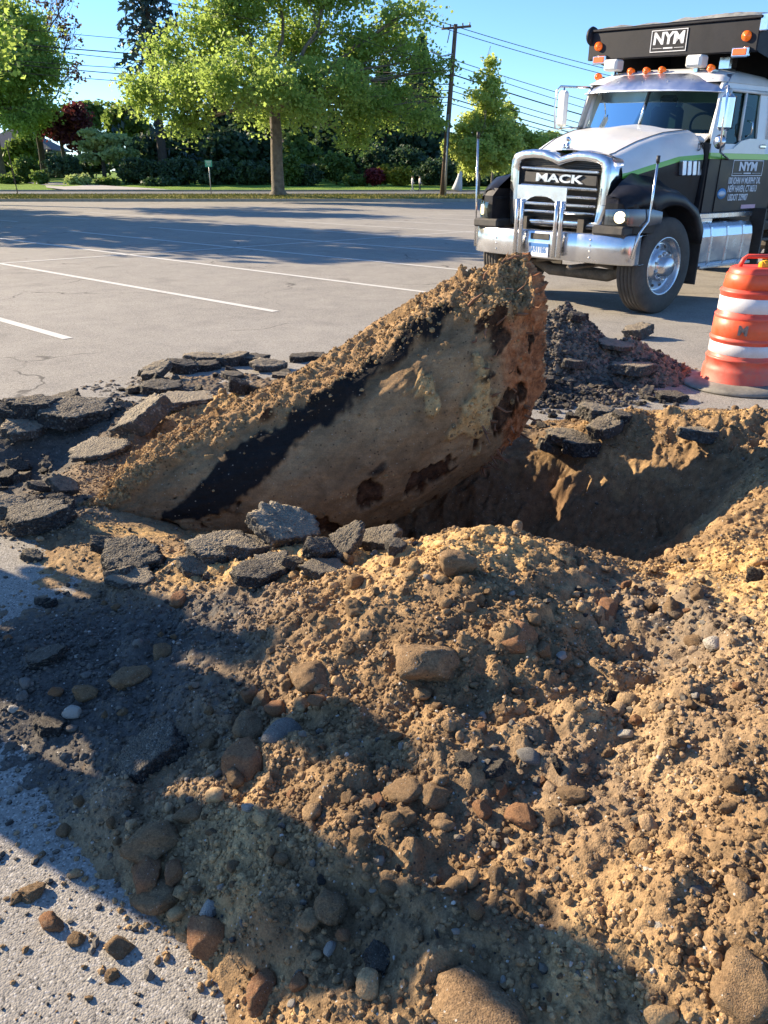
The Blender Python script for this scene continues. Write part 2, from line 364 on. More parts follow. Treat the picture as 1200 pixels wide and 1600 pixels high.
CP += [(-1.2,.5,-.07),(-.4,.5,-.02),(.4,.5,.12),(1.3,.6,.25),(-2.4,1.6,-.06),(2.2,1.4,.38),(2.2,2.3,.42),
       # pit
       (.0,2.95,.0),(.3,2.85,.12),(.8,2.75,.08),(1.1,2.75,.04),(1.35,2.85,.16),
       (.0,3.25,-.42),(.5,3.2,-.5),(.9,3.05,-.36),(1.25,3.1,-.30),(.5,3.8,-.62),(1.0,3.6,-.5),(-.5,3.3,-.28),(-.9,3.35,-.15),(-.4,4.0,-.4),(.3,4.25,-.5),(.9,4.15,-.42),(1.35,3.9,-.33),(1.6,3.6,-.3),(1.62,3.15,.17),(1.75,3.45,.12),(-.2,4.45,-.25),
       (.0,4.6,-.03),(1.0,4.42,.02),(1.35,4.28,.08),(1.75,4.05,.13),(2.05,3.6,.17),(2.3,3.0,.22),(1.9,2.75,.3),
       (1.6,4.85,.04),(2.3,4.6,.10),(2.9,4.1,.2),(1.85,5.2,-.03),(2.6,5.2,-.02),(3.2,4.9,.0),(2.9,3.2,.3),(1.3,4.75,.02),(.9,4.85,-.02),(.5,5.0,-.03),
       # behind and left of the log
       (-1.65,3.85,.02),(-1.5,4.35,.14),(-1.0,4.55,.2),(-.6,4.72,.26),(-.25,4.75,.27),(.1,4.76,.22),(.38,4.74,.2),(.6,4.78,.12),(-.2,5.1,.0),(-.8,5.25,-.02),(-1.3,5.0,.02),(-2.05,3.85,-.14),(-2.4,4.0,-.18),(-2.8,3.8,-.16),(-2.0,4.35,-.1),(-2.6,4.3,-.12),(-3.3,4.0,-.1),  # hidden berm close behind the log is added to keep sun off the pit
       (-2.4,4.75,.14),(-3.0,4.7,.16),(-1.85,4.85,.13),(-1.75,5.25,-.03),(-2.5,5.3,-.03),(-3.3,5.3,-.03),(-2.3,4.5,.05),(-2.9,4.45,.03),
       (-1.85,3.35,.04),(-2.5,3.4,.05),(-1.45,3.2,.03),(-1.0,3.0,.03),(-.6,2.9,.06),(-1.95,3.05,-.02),(-2.8,3.1,-.04),(-1.4,2.85,-.01),(-.35,2.9,.08)]
CP = np.array(CP)
def _phi(r2): return np.sqrt(r2+.0025)
_d2 = (CP[:, None, 0]-CP[None, :, 0])**2+(CP[:, None, 1]-CP[None, :, 1])**2
_n = len(CP); _A = np.zeros((_n+1, _n+1)); _A[:_n, :_n] = _phi(_d2)+np.eye(_n)*-.004; _A[:_n, _n] = 1; _A[_n, :_n] = 1
_W = np.linalg.solve(_A, np.r_[CP[:, 2], 0])
GX0, GX1, GY0, GY1, GS = -5.0, 5.0, .2, 6.2, .025
_gx = np.arange(GX0, GX1+GS, GS); _gy = np.arange(GY0, GY1+GS, GS); _XX, _YY = np.meshgrid(_gx, _gy)
_B = np.zeros_like(_XX)+_W[-1]
for i in range(_n): _B += _W[i]*_phi((_XX-CP[i, 0])**2+(_YY-CP[i, 1])**2)
for _ in range(2):                                             # soften
    _B[1:-1, 1:-1] = (_B[1:-1, 1:-1]*2+_B[:-2, 1:-1]+_B[2:, 1:-1]+_B[1:-1, :-2]+_B[1:-1, 2:])/6
def base_h(x, y):
    x = np.clip((np.asarray(x, float)-GX0)/GS, 0, len(_gx)-1.001); y = np.clip((np.asarray(y, float)-GY0)/GS, 0, len(_gy)-1.001)
    i, j = x.astype(int), y.astype(int); fx, fy = x-i, y-j
    return (_B[j, i]*(1-fx)+_B[j, i+1]*fx)*(1-fy)+(_B[j+1, i]*(1-fx)+_B[j+1, i+1]*fx)*fy
def sstep(x, a, b): t = np.clip((x-a)/(b-a), 0, 1); return t*t*(3-2*t)
def terrain_h(x, y, fine=True):
    wx = x+.06*fbm(x*2.5, y*2.5, 3.1, 3, 5); wy = y+.06*fbm(x*2.5, y*2.5, 7.7, 3, 9)
    b = base_h(wx, wy)
    depth = sstep(-b, .02, .2); up = sstep(b, .0, .12)
    h = b+(.055*fbm(x*2.2, y*2.2, 0, 4, 21)+.03*fbm(x*5, y*5, 0, 3, 33, ridged=True))*(.25+.75*np.maximum(up, depth))
    h = h+.022*fbm(x*9, y*9, 0, 4, 44)*(.3+.7*up)
    bank = blob(x, y, 1.9, 3.9, .7, .5); h = h+bank*(.10*fbm(x*3.5, y*3.5, 0, 5, 73, ridged=True)+.05*fbm(x*10, y*10, 0, 4, 74, ridged=True))
    # slumped, blocky wall of the pit
    h = h+depth*(.09*fbm(x*4, y*6, 0, 5, 71, ridged=True)+.05*fbm(x*9, y*11, 0, 4, 72))
    if fine:
        am = (.35+.65*up)*(1-.25*depth)
        fine_sand = np.clip(blob(x, y, .2, 2.3, .5, .35)+blob(x, y, 1.2, 2.2, .35, .5)+blob(x, y, -.4, 2.55, .5, .2)+.6*blob(x, y, .5, 1.2, .3, .3), 0, 1)
        patch = sstep(fbm(x*1.7, y*1.7, 0, 3, 81), -.35, .25)*(1-.75*fine_sand); am = am*(1-.45*fine_sand)
        h = h+am*clods(x, y, .13, 101, .35)*.6*(.15+.85*patch)
        h = h+am*clods(x+.03, y-.02, .055, 111, .5)*.7*(.2+.8*patch)
        h = h+clods(x, y, .024, 121, .5)*.5*(.4+.6*up)*(.3+.7*patch)
        h = h+clods(x, y, .0125, 131, .75)*.6+.003*fbm(x*60, y*60, 0, 3, 141)
        h = h+.012*fbm(x*14, y*14, 0, 4, 142, ridged=True)*up
    return h

HOLE = [(-2.95,3.75),(-2.75,3.4),(-2.3,3.22),(-1.75,3.15),(-1.35,2.98),(-.95,2.7),(-.4,2.25),(.3,1.9),(1.2,1.6),(1.85,1.5),(2.55,2.8),(3.05,4.0),(2.6,4.55),(1.9,4.75),(1.4,4.62),(1.1,4.5),(.75,4.66),(.35,4.6),(.0,4.72),(-.35,4.85),(-.9,5.1),(-1.5,5.0),(-2.0,4.9),(-3.0,4.85),(-3.35,4.5)]
_rng = random.Random(4)
def jag(poly, step=.09, amp=.035):
    out = []
    for i, a in enumerate(poly):
        b = poly[(i+1) % len(poly)]; a, b = Vector(a), Vector(b); n = max(1, int((b-a).length/step)); nrm = Vector((-(b-a).y, (b-a).x)).normalized()
        for k in range(n): out.append(a+(b-a)*(k/n)+nrm*_rng.uniform(-amp, amp))
    return out
HOLEJ = jag(HOLE)

def build_asphalt():
    # one sheet that reaches the kerb, the dug hole left open, its broken edge 7 cm thick
    outer = [(-160, -40), (160, -40), (160, 47.0), (-160, 47.0)]
    ring = [(-9, -3), (9, -3), (9, 9), (-9, 9)]
    vs = [Vector(p) for p in outer]+[Vector(p) for p in ring]+[Vector((p.x, p.y)) for p in HOLEJ]
    no = 4; nr = 4; nh = len(HOLEJ)
    ed = [(i, (i+1) % 4) for i in range(4)]+[(4+i, 4+(i+1) % 4) for i in range(4)]+[(8+i, 8+(i+1) % nh) for i in range(nh)]
    res = delaunay_2d_cdt(vs, ed, [], 0, 1e-6)
    v2, f2 = res[0], res[2]
    def inside(p):
        c = False; n = nh
        for i in range(n):
            a, b = HOLEJ[i], HOLEJ[(i+1) % n]
            if (a.y > p.y) != (b.y > p.y) and p.x < (b.x-a.x)*(p.y-a.y)/(b.y-a.y)+a.x: c = not c
        return c
    mb = MB(); fs = []
    for f in f2:
        c = sum((v2[i] for i in f), Vector((0, 0)))/len(f)
        if not inside(c): fs.append(tuple(f))
    mb.add([(v.x, v.y, 0) for v in v2], fs, 0)
    mb.build('parking_lot', [M_asphalt])['kind'] = 'structure'
    sk = MB(); rows = [[(p.x, p.y, -.002) for p in HOLEJ], [(p.x+_rng.uniform(-.01,.01), p.y+_rng.uniform(-.01,.01), -.04) for p in HOLEJ], [(p.x, p.y, -.09) for p in HOLEJ]]
    sk.loft(rows, 0, closed=True, smooth=False)
    o = sk.build('asphalt_edge', [M_chunk_dark]); o['kind'] = 'structure'
    return inside
inside_hole = build_asphalt()
_hx = np.array([p.x for p in HOLEJ]); _hy = np.array([p.y for p in HOLEJ])
def inside_np(x, y):
    c = np.zeros(x.shape, bool); n = len(_hx)
    for i in range(n):
        ax, ay, bx, by = _hx[i], _hy[i], _hx[(i+1) % n], _hy[(i+1) % n]
        if ay == by: continue
        m = ((ay > y) != (by > y)) & (x < (bx-ax)*(y-ay)/(by-ay)+ax); c ^= m
    return c

def blob(x, y, cx, cy, rx, ry): return np.exp(-(((x-cx)/rx)**2+((y-cy)/ry)**2))
def zones(x, y, h):
    # R dark crushed asphalt, G clean sand, B moist soil
    R = .62*blob(x, y, -1.25, 2.2, .5, .5)+.9*blob(x, y, -2.6, 4.7, 1.3, .45)+.9*blob(x, y, -2.3, 3.35, 1.0, .3)+.55*blob(x, y, -1.05, 1.9, .4, .35)
    R += .6*blob(x, y, .1, 2.95, .9, .16)+.5*blob(x, y, .9, 1.9, .35, .45)+.9*blob(x, y, -2.4, 4.0, .8, .5)+.5*blob(x, y, .3, 4.6, .9, .12)+.3*blob(x, y, .45, 1.3, .35, .25)+.35*blob(x, y, -.6, 2.3, .3, .2)
    R += .34*blob(x, y, -.75, 1.7, .6, .6)
    G = .75*blob(x, y, .25, 2.35, .45, .35)+.8*blob(x, y, 1.25, 2.2, .35, .5)+.85*blob(x, y, 2.3, 4.6, .9, .45)+.7*blob(x, y, -.9, 4.6, .7, .4)+.55*blob(x, y, 1.3, 1.5, .6, .5)+.7*blob(x, y, -.5, 2.6, .6, .2)+.8*blob(x, y, -1.15, 3.2, .35, .1)
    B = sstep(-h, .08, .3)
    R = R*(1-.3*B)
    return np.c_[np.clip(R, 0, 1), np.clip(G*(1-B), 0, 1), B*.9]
def build_soil():
    nu = 940
    ys = [.38]
    while ys[-1] < 5.75: ys.append(ys[-1]+.0036+.0012*ys[-1])
    ys = np.array(ys); u = np.linspace(-1, 1, nu); U, Y = np.meshgrid(u, ys); X = U*(1.15+.56*Y)
    x, y = X.ravel(), Y.ravel(); h = terrain_h(x, y)
    inn = inside_np(x, y)
    fade = sstep(y, 5.55, 5.75)+sstep(np.abs(U.ravel()), .97, 1.0)*(~inn); h = h-.1*np.clip(fade, 0, 1)*(~inn)
    co = np.c_[x, y, h]; ny = len(ys)
    # sideways jitter gives lumps overhangs
    j = .012*(1-sstep(h, -.05, -.02)*0); co[:, 0] += .006*fbm(x*30, y*30, 0, 2, 5); co[:, 1] += .006*fbm(x*30, y*30, 0, 2, 6)
    idx = np.arange(nu*ny).reshape(ny, nu); q = np.stack([idx[:-1, :-1], idx[:-1, 1:], idx[1:, 1:], idx[1:, :-1]], -1).reshape(-1, 4)
    keep = (h[q].max(1) > -.004) | inn[q].any(1); q = q[keep]
    used = np.unique(q); mp = np.full(len(co), -1); mp[used] = np.arange(len(used))
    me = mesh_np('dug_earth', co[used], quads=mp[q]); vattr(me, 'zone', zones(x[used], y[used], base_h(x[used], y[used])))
    o = link('dug_earth', me, M_soil); o['kind'] = 'structure'; return o
build_soil()
def hz(x, y, fine=True): return float(terrain_h(np.array([x]), np.array([y]), fine)[0])
def ground_z(x, y):
    h = hz(x, y)
    return h if inside_hole(Vector((x, y))) else max(h, 0.0)
def hitg(px, py):
    """where the line of sight through a pixel meets the dug ground"""
    d = ray(px, py); ts = np.arange(.8, 9, .012); X = d.x*ts; Y = d.y*ts; Z = CAMH+d.z*ts
    h = terrain_h(X, Y, False)+.01; h = np.where(inside_np(X, Y), h, np.maximum(h, 0)); h = np.where((Y > 5.9) | (np.abs(X) > 4.9), 0, h)
    k = int(np.argmax(Z < h)); return X[k], Y[k], h[k]

# second heap: crushed asphalt and reddish soil in front of the lorry
def heap_h(x, y):
    d = np.sqrt(((x-1.45)/.70)**2+((y-6.35)/.70)**2); h = .58*np.clip(1-d, -.3, 1)
    d2 = np.sqrt(((x-1.95)/.68)**2+((y-6.2)/.48)**2); h = np.maximum(h, .34*np.clip(1-d2, -.3, 1))
    d3 = np.sqrt(((x-1.3)/.75)**2+((y-5.6)/.5)**2); h = np.maximum(h, .07*np.clip(1-d3, -.5, 1))
    h = h+.05*fbm(x*4, y*4, 0, 4, 61)*np.clip(h*8, .1, 1)
    return h+clods(x, y, .12, 301, .5)*.5*np.clip(h*6, .2, 1)+clods(x, y, .05, 302, .7)*.8+clods(x, y, .025, 303, .8)*.8-.03
def heap_zones(x, y):
    R = .42*(1-sstep(x, 1.6, 1.95)); return np.c_[R, np.zeros_like(R), np.zeros_like(R)]
def build_heap():
    n = 300; X, Y = np.meshgrid(np.linspace(.5, 2.9, n), np.linspace(5.0, 7.3, n)); x, y = X.ravel(), Y.ravel(); h = heap_h(x, y)
    idx = np.arange(n*n).reshape(n, n); q = np.stack([idx[:-1, :-1], idx[:-1, 1:], idx[1:, 1:], idx[1:, :-1]], -1).reshape(-1, 4)
    q = q[h[q].max(1) > -.004]; used = np.unique(q); mp = np.full(n*n, -1); mp[used] = np.arange(len(used))
    me = mesh_np('rubble_heap', np.c_[x, y, h][used], quads=mp[q]); vattr(me, 'zone', heap_zones(x[used], y[used]))
    M_heap = soil_material('crushed_rubble', [(.16, .14, .115), (.21, .18, .145), (.25, .215, .17), (.20, .17, .135)], attr=True)
    o = link('rubble_heap', me, M_heap)
    tag(o, 'cone-shaped heap of crushed black asphalt and reddish soil in front of the truck', 'rubble heap')
build_heap()

# thin spill of dusty crumbs round the far chunks
def spill_h(x, y):
    d = np.sqrt(((x+1.25)/1.25)**2+((y-5.75)/.55)**2)
    return .035*np.clip(1-d, -.6, 1)+.02*fbm(x*5, y*5, 0, 4, 62)+clods(x, y, .05, 312, .5)*.5+clods(x, y, .022, 313, .7)*.7-.018
def build_spill():
    nx, ny = 420, 220; X, Y = np.meshgrid(np.linspace(-2.8, .2, nx), np.linspace(5.0, 6.5, ny)); x, y = X.ravel(), Y.ravel(); h = spill_h(x, y)
    d = np.sqrt(((x+1.25)/1.35)**2+((y-5.75)/.65)**2); h = h-.06*sstep(d, .8, 1.05)
    idx = np.arange(nx*ny).reshape(ny, nx); q = np.stack([idx[:-1, :-1], idx[:-1, 1:], idx[1:, 1:], idx[1:, :-1]], -1).reshape(-1, 4)
    q = q[h[q].max(1) > .0]; used = np.unique(q); mp = np.full(nx*ny, -1); mp[used] = np.arange(len(used))
    me = mesh_np('scattered_earth', np.c_[x, y, h][used], quads=mp[q]); z = np.zeros((len(used), 3)); z[:, 0] = .35+.5*blob(x[used], y[used], -1.9, 5.5, .6, .4); vattr(me, 'zone', z)
    o = link('scattered_earth', me, M_soil); o['kind'] = 'stuff'
build_spill()

# painted stall lines
def build_lines():
    m, N, L = new_mat('worn_white_paint'); b = N['Principled BSDF']; b.inputs['Roughness'].default_value = .8
    tc = N.new('ShaderNodeTexCoord'); v = tc.outputs['Object']
    n1 = noise(N, L, v, 40, 6, .75); n2 = noise(N, L, v, 1.2, 3)
    e = mth(N, L, 'ADD', n1, mth(N, L, 'MULTIPLY', n2, .35))
    L.new(mixc(N, L, mapr(N, L, e, .74, .86, 0, 1), (.66, .645, .59), (.27, .25, .215)), b.inputs['Base Color'])
    mb = MB()
    def line(a, b_, w=.105):
        a, b_ = Vector(a), Vector(b_); t = (b_-a).normalized(); n = Vector((-t.y, t.x))*w/2
        mb.add([(*(a-n), .004), (*(b_-n), .004), (*(b_+n), .004), (*(a+n), .004)], [(0, 1, 2, 3)])
    E0 = Vector((-1.28, 9.25)); S = Vector((1.84, 1.62)); D = Vector((-.733, .68)).normalized()
    L0 = 7.75
    mb2 = mb
    for k in range(-1, 12):
        e = E0+S*k; line(e, e+D*(L0-.06)); line(e+D*(L0+.06), e+D*15.4)
    a = E0+D*L0-S*3; b2 = E0+D*L0+S*12; t = (b2-a).normalized()
    line(a, b2, .1)
    for k in range(-2, 9):                                    # next double row further off
        e = E0+D*21+S*(k+.4); line(e, e+D*5.4)
    o = mb.build('stall_lines', [m], fixn=False); o['kind'] = 'structure'
build_lines()
# ------------------------------------------------------------------ stones, clods and asphalt chunks
def ico(sub):
    bm = bmesh.new(); bmesh.ops.create_icosphere(bm, subdivisions=sub, radius=1); v = np.array([v.co[:] for v in bm.verts]); f = np.array([[w.index for w in g.verts] for g in bm.faces]); bm.free(); return v, f
ICO = {s: ico(s) for s in (1, 2, 3, 4, 5)}
def facet_mesh(name, seed, dims, nplanes, sharp, namp, nfreq, sub=4, mat=None):
    r = np.random.RandomState(seed); v, f = ICO[sub]; dirs = r.normal(size=(nplanes, 3)); dirs /= np.linalg.norm(dirs, axis=1)[:, None]
    d = r.uniform(.72, 1.0, nplanes); dot = np.maximum(v@dirs.T, 1e-3); rad = np.min(d/dot, axis=1) if sharp else None
    if not sharp: rad = (np.sum((d/dot)**-6.0, axis=1))**(-1/6.0)
    rad = np.minimum(rad, 1.25); p = v*rad[:, None]
    n = fbm(v[:, 0]*nfreq+seed*3.1, v[:, 1]*nfreq, v[:, 2]*nfreq, 4, seed); n2 = fbm(v[:, 0]*nfreq*5, v[:, 1]*nfreq*5+seed, v[:, 2]*nfreq*5, 3, seed+7)
    n3 = fbm(v[:, 0]*nfreq*14, v[:, 1]*nfreq*14, v[:, 2]*nfreq*14+seed, 3, seed+9)
    p = p*(1+namp*n+namp*.55*n2+namp*.34*n3)[:, None]; p = p*np.array(dims)
    me = mesh_np(name, p, tris=f); 
    if mat: me.materials.append(mat)
    return me
def slab_mesh(name, seed, mat, th=.2, sub=5):
    """flat broken plate: many-sided outline, rough torn rim"""
    r = np.random.RandomState(seed); v, f = ICO[sub]; k = r.randint(5, 8); an = np.sort(r.uniform(0, .5, k)+np.arange(k)*2*np.pi/k)
    nr = [np.array([math.cos(a), math.sin(a), r.uniform(-.35, .35)]) for a in an]+[np.array([r.uniform(-.05, .05), r.uniform(-.05, .05), 1]), np.array([r.uniform(-.05, .05), r.uniform(-.05, .05), -1])]
    nr = [q/np.linalg.norm(q) for q in nr]; d = list(r.uniform(.62, 1.0, k))+[th, th*.9]
    s = v.copy(); s[:, 2] *= .45; s /= np.linalg.norm(s, axis=1)[:, None]
    dot = np.maximum(s@np.array(nr).T, 1e-3); rad = np.min(np.array(d)/dot, axis=1); p = s*rad[:, None]
    rim = 1-np.clip(np.abs(p[:, 2])/th, 0, 1)
    n = fbm(p[:, 0]*4+seed, p[:, 1]*4, p[:, 2]*4, 4, seed); n2 = fbm(p[:, 0]*14, p[:, 1]*14+seed, p[:, 2]*14, 3, seed+3)
    n3 = fbm(p[:, 0]*34, p[:, 1]*34+seed, p[:, 2]*34, 2, seed+5)
    p[:, :2] *= (1+.17*n+.11*n2+.03*n3)[:, None]; p[:, 2] += .022*n+.018*n2+.010*n3
    me = mesh_np(name, p, tris=f); me.materials.append(mat); return me
CL = [facet_mesh('clod', 10+i, (1, .85, .72), 11, i % 2 == 0, .17, 1.7, 4, M_clod) for i in range(7)]
CR = [facet_mesh('clod_red', 30+i, (1, .8, .66), 10, True, .13, 1.8, 4, M_clodred) for i in range(4)]
STONES = [facet_mesh('stone', 50+i, (1, .78, .6), 12, False, .05, 1.3, 3, M_grey) for i in range(3)]
PB = [facet_mesh('pebble', 60+i, (1, .7, .5), 9, True, .04, 1.3, 3, M_white) for i in range(4)]
SL = [slab_mesh('slab', 70+i, M_chunk, .13+.03*(i % 3)) for i in range(9)]
SLD = [slab_mesh('slab_dark', 90+i, M_chunk_dark, .2+.05*(i % 3)) for i in range(5)]
RR = random.Random(11)
def put(name, me, loc, size, rot, label, cat, group=None, scl=(1, 1, 1)):
    o = bpy.data.objects.new(name, me); COL.objects.link(o); o.location = loc
    o.scale = (size*scl[0], size*scl[1], size*scl[2]); o.rotation_euler = rot
    return tag(o, label, cat, group)
def pxsize(px_w, x, y, z):
    d = y*CT-(z-CAMH)*ST; return px_w*d/FPX
# named clods and stones: (px, py, width in px, kind, label)
NAMED = [
 (806,992,56,'r','chunky orange brown clod standing on the sunlit crest of the mound'),
 (489,1053,62,'c','tall tan clod at the edge of the big shadow on the mound'),
 (440,1141,62,'g','grey rounded cobble beside two brown clods in the shadow'),
 (384,1136,52,'c','round brown clod directly left of the grey cobble'),
 (384,1186,64,'r','reddish brown clod with a notch below the grey cobble'),
 (368,1215,34,'c','small clod touching the underside of the notched reddish clod'),
 (202,1057,54,'c','flat oval clod in the shadow at the left of the mound'),
 (245,1305,76,'c','broad flat brown clod, uppermost of the left slope group'),
 (292,1268,46,'c','pale angular clod just above the broad flat brown clod'),
 (229,1366,56,'r','egg-shaped clod in the middle of the left slope group'),
 (241,1409,58,'c','round brown clod, lowest of the left slope group'),
 (273,1362,34,'r','small blocky clod right of the egg-shaped clod'),
 (326,1457,60,'r','big reddish angular clod low on the left slope'),
 (409,1548,52,'r','blocky tan clod near the bottom edge of the mound'),
 (515,1420,60,'c','rounded clod alone on the lower shaded slope'),
 (816,1273,44,'r','orange round clod half in shadow in the middle of the mound'),
 (681,1242,54,'c','flat round clod in shadow left of the orange round clod'),
 (628,1238,50,'c','dull oval clod touching the flat round clod'),
 (633,1282,38,'c','tan clod below the dull oval clod'),
 (781,1237,24,'r','upright narrow orange clod above the orange round clod'),
 (894,1243,40,'c','sunlit tan clod right of the upright narrow clod'),
 (948,955,42,'r','round orange clod beside the gully below the crest'),
 (708,875,60,'c','long tan lump leaning on the top of the crest'),
 (825,1178,36,'g','dark angular stone on the sunny middle slope'),
 (665,1027,90,'c','wide tan block under the sandy shoulder of the mound'),
 (1170,1535,110,'c','large brown boulder cut by the right edge low down'),
 (750,1565,160,'c','very large flat brown boulder at the bottom centre'),
 (780,1110,30,'c','small brown clod above the dark patch of the mound'),
 (728,1187,40,'d','black asphalt lump beside two pale pebbles'),
 (235,1170,110,'d','large speckled black asphalt lump in the left shadow'),
 (75,1130,50,'d','grey black asphalt lump near the left edge'),
 (70,1020,60,'d','flat blackish asphalt lump above the left edge lump'),
 (100,1300,22,'c','tiny brown clod on the rim of the left slope'),
 (82,1441,34,'r','orange clod lying alone on the bare asphalt'),
 (52,1395,34,'c','brown clod on asphalt at the shadow edge'),
 (28,1402,22,'c','small dark clod touching the brown one at the left edge'),
 (122,1469,26,'c','little brown clod right of the lone orange clod'),
 (188,1478,44,'c','flattened olive clod on asphalt below the slope'),
 (590,1495,52,'d','dark asphalt lump in the shade near the bottom'),
 (176,1525,24,'c','small clod sunk in the asphalt grit low left'),
 (770,1200,46,'d','rough black lump among the sunny crumbs'),
 (1112,1005,44,'p','long pale stone on the sunlit right mound'),
 (516,1484,30,'p','smooth white oval pebble in the lower shade'),
 (325,1420,44,'p','white flat pebble above the big reddish clod'),
 (345,1387,16,'p','thin white chip in the left slope group'),
 (292,1219,14,'p','small bright white chip in the upper left shadow'),
 (22,1108,22,'p','white pebble at the far left in shadow'),
 (18,1238,20,'p','pale pebble on blue grit at the left edge'),
 (754,1118,20,'p','square pale chip left of the black asphalt lump'),
 (722,1120,22,'p','second pale chip, flatter, left of the square chip'),
 (878,1024,28,'p','flat pale stone by the gully edge'),
 (978,1145,32,'p','dusty pale stone on the sunny slope'),
 (825,1348,20,'p','bright white pebble in the middle of the crumbs'),
 (868,1078,14,'p','tiny white stone on the sunny slope above'),
 (712,1460,20,'p','bluish white chip near the bottom centre'),
 (912,1513,20,'p','white chip in the lower right shade'),
 (787,1530,18,'p','white pebble below the large boulder group'),
 (457,1568,22,'p','white pebble near the bottom edge left of centre'),
 (583,1399,16,'p','glinting white chip near the shade boundary'),
 (800,928,16,'p','white chip on the crest'),
]
KN = {'c': (CL, 'earth_clod', 'clod'), 'r': (CR, 'earth_clod', 'clod'), 'g': (STONES, 'stone', 'stone'), 'p': (PB, 'pebble', 'pebble'), 'd': (SLD, 'asphalt_lump', 'asphalt lump')}
TAKEN = []
for i, (px, py, w, k, lab) in enumerate(NAMED):
    x, y, z = hitg(px, py+w*.15); s = pxsize(w, x, y, z)/2*(.8 if k == 'p' else 1.08); ms, nm, cat = KN[k]
    TAKEN.append((x, y, s))
    sc = (1, 1, 1.5) if k == 'd' else (1, 1, 1)
    if 'flat' in lab or 'oval' in lab: sc = (1.05, .9, .8)
    put(nm, ms[i % len(ms)], (x, y, z+s*(.0 if w > 100 else .14)), s, (RR.uniform(-.4, .4), RR.uniform(-.4, .4), RR.uniform(0, 6.3)), lab, cat, None, sc)
def free(x, y, s): return all((x-a)**2+(y-b)**2 > (s+c)**2*.8 for a, b, c in TAKEN)
n = 0
while n < 210:                                                # lesser clods all over the mound
    px = RR.uniform(-10, 1210); py = RR.uniform(860, 1600)
    x, y, z = hitg(px, py)
    if z < .03 or not (.5 < y < 3.2): continue
    w = 11+26*RR.random()**2.6; s = pxsize(w, x, y, z)/2
    if not free(x, y, s): continue
    TAKEN.append((x, y, s)); q = RR.random()
    ms, nm, cat = KN['c' if q < .60 else 'r' if q < .80 else 'd' if q < .88 else 'p' if q < .95 else 'g']
    lab = {'earth_clod': 'small brown clod among the crumbs of the foreground mound', 'asphalt_lump': 'small black asphalt lump among the crumbs of the mound', 'pebble': 'small pale pebble among the crumbs of the mound', 'stone': 'small grey stone among the crumbs of the mound'}[nm]
    where = ('left flank' if px < 380 else 'middle' if px < 760 else 'right flank')
    hgt_ = ('high' if py < 1050 else 'halfway down' if py < 1330 else 'low')
    siz = 'tiny' if w < 14 else 'small' if w < 20 else 'fist-sized'
    lab = '%s %s %s on the %s of the mound' % (siz, {'earth_clod': 'reddish clod' if ms is CR else 'brown clod', 'asphalt_lump': 'black asphalt lump', 'pebble': 'pale pebble', 'stone': 'grey stone'}[nm], hgt_, where)
    put(nm, RR.choice(ms), (x, y, z+s*.2), s, (RR.uniform(-1, 1), RR.uniform(-1, 1), RR.uniform(0, 6.3)), lab, cat, 'small %ss strewn over the mound' % cat)
    n += 1

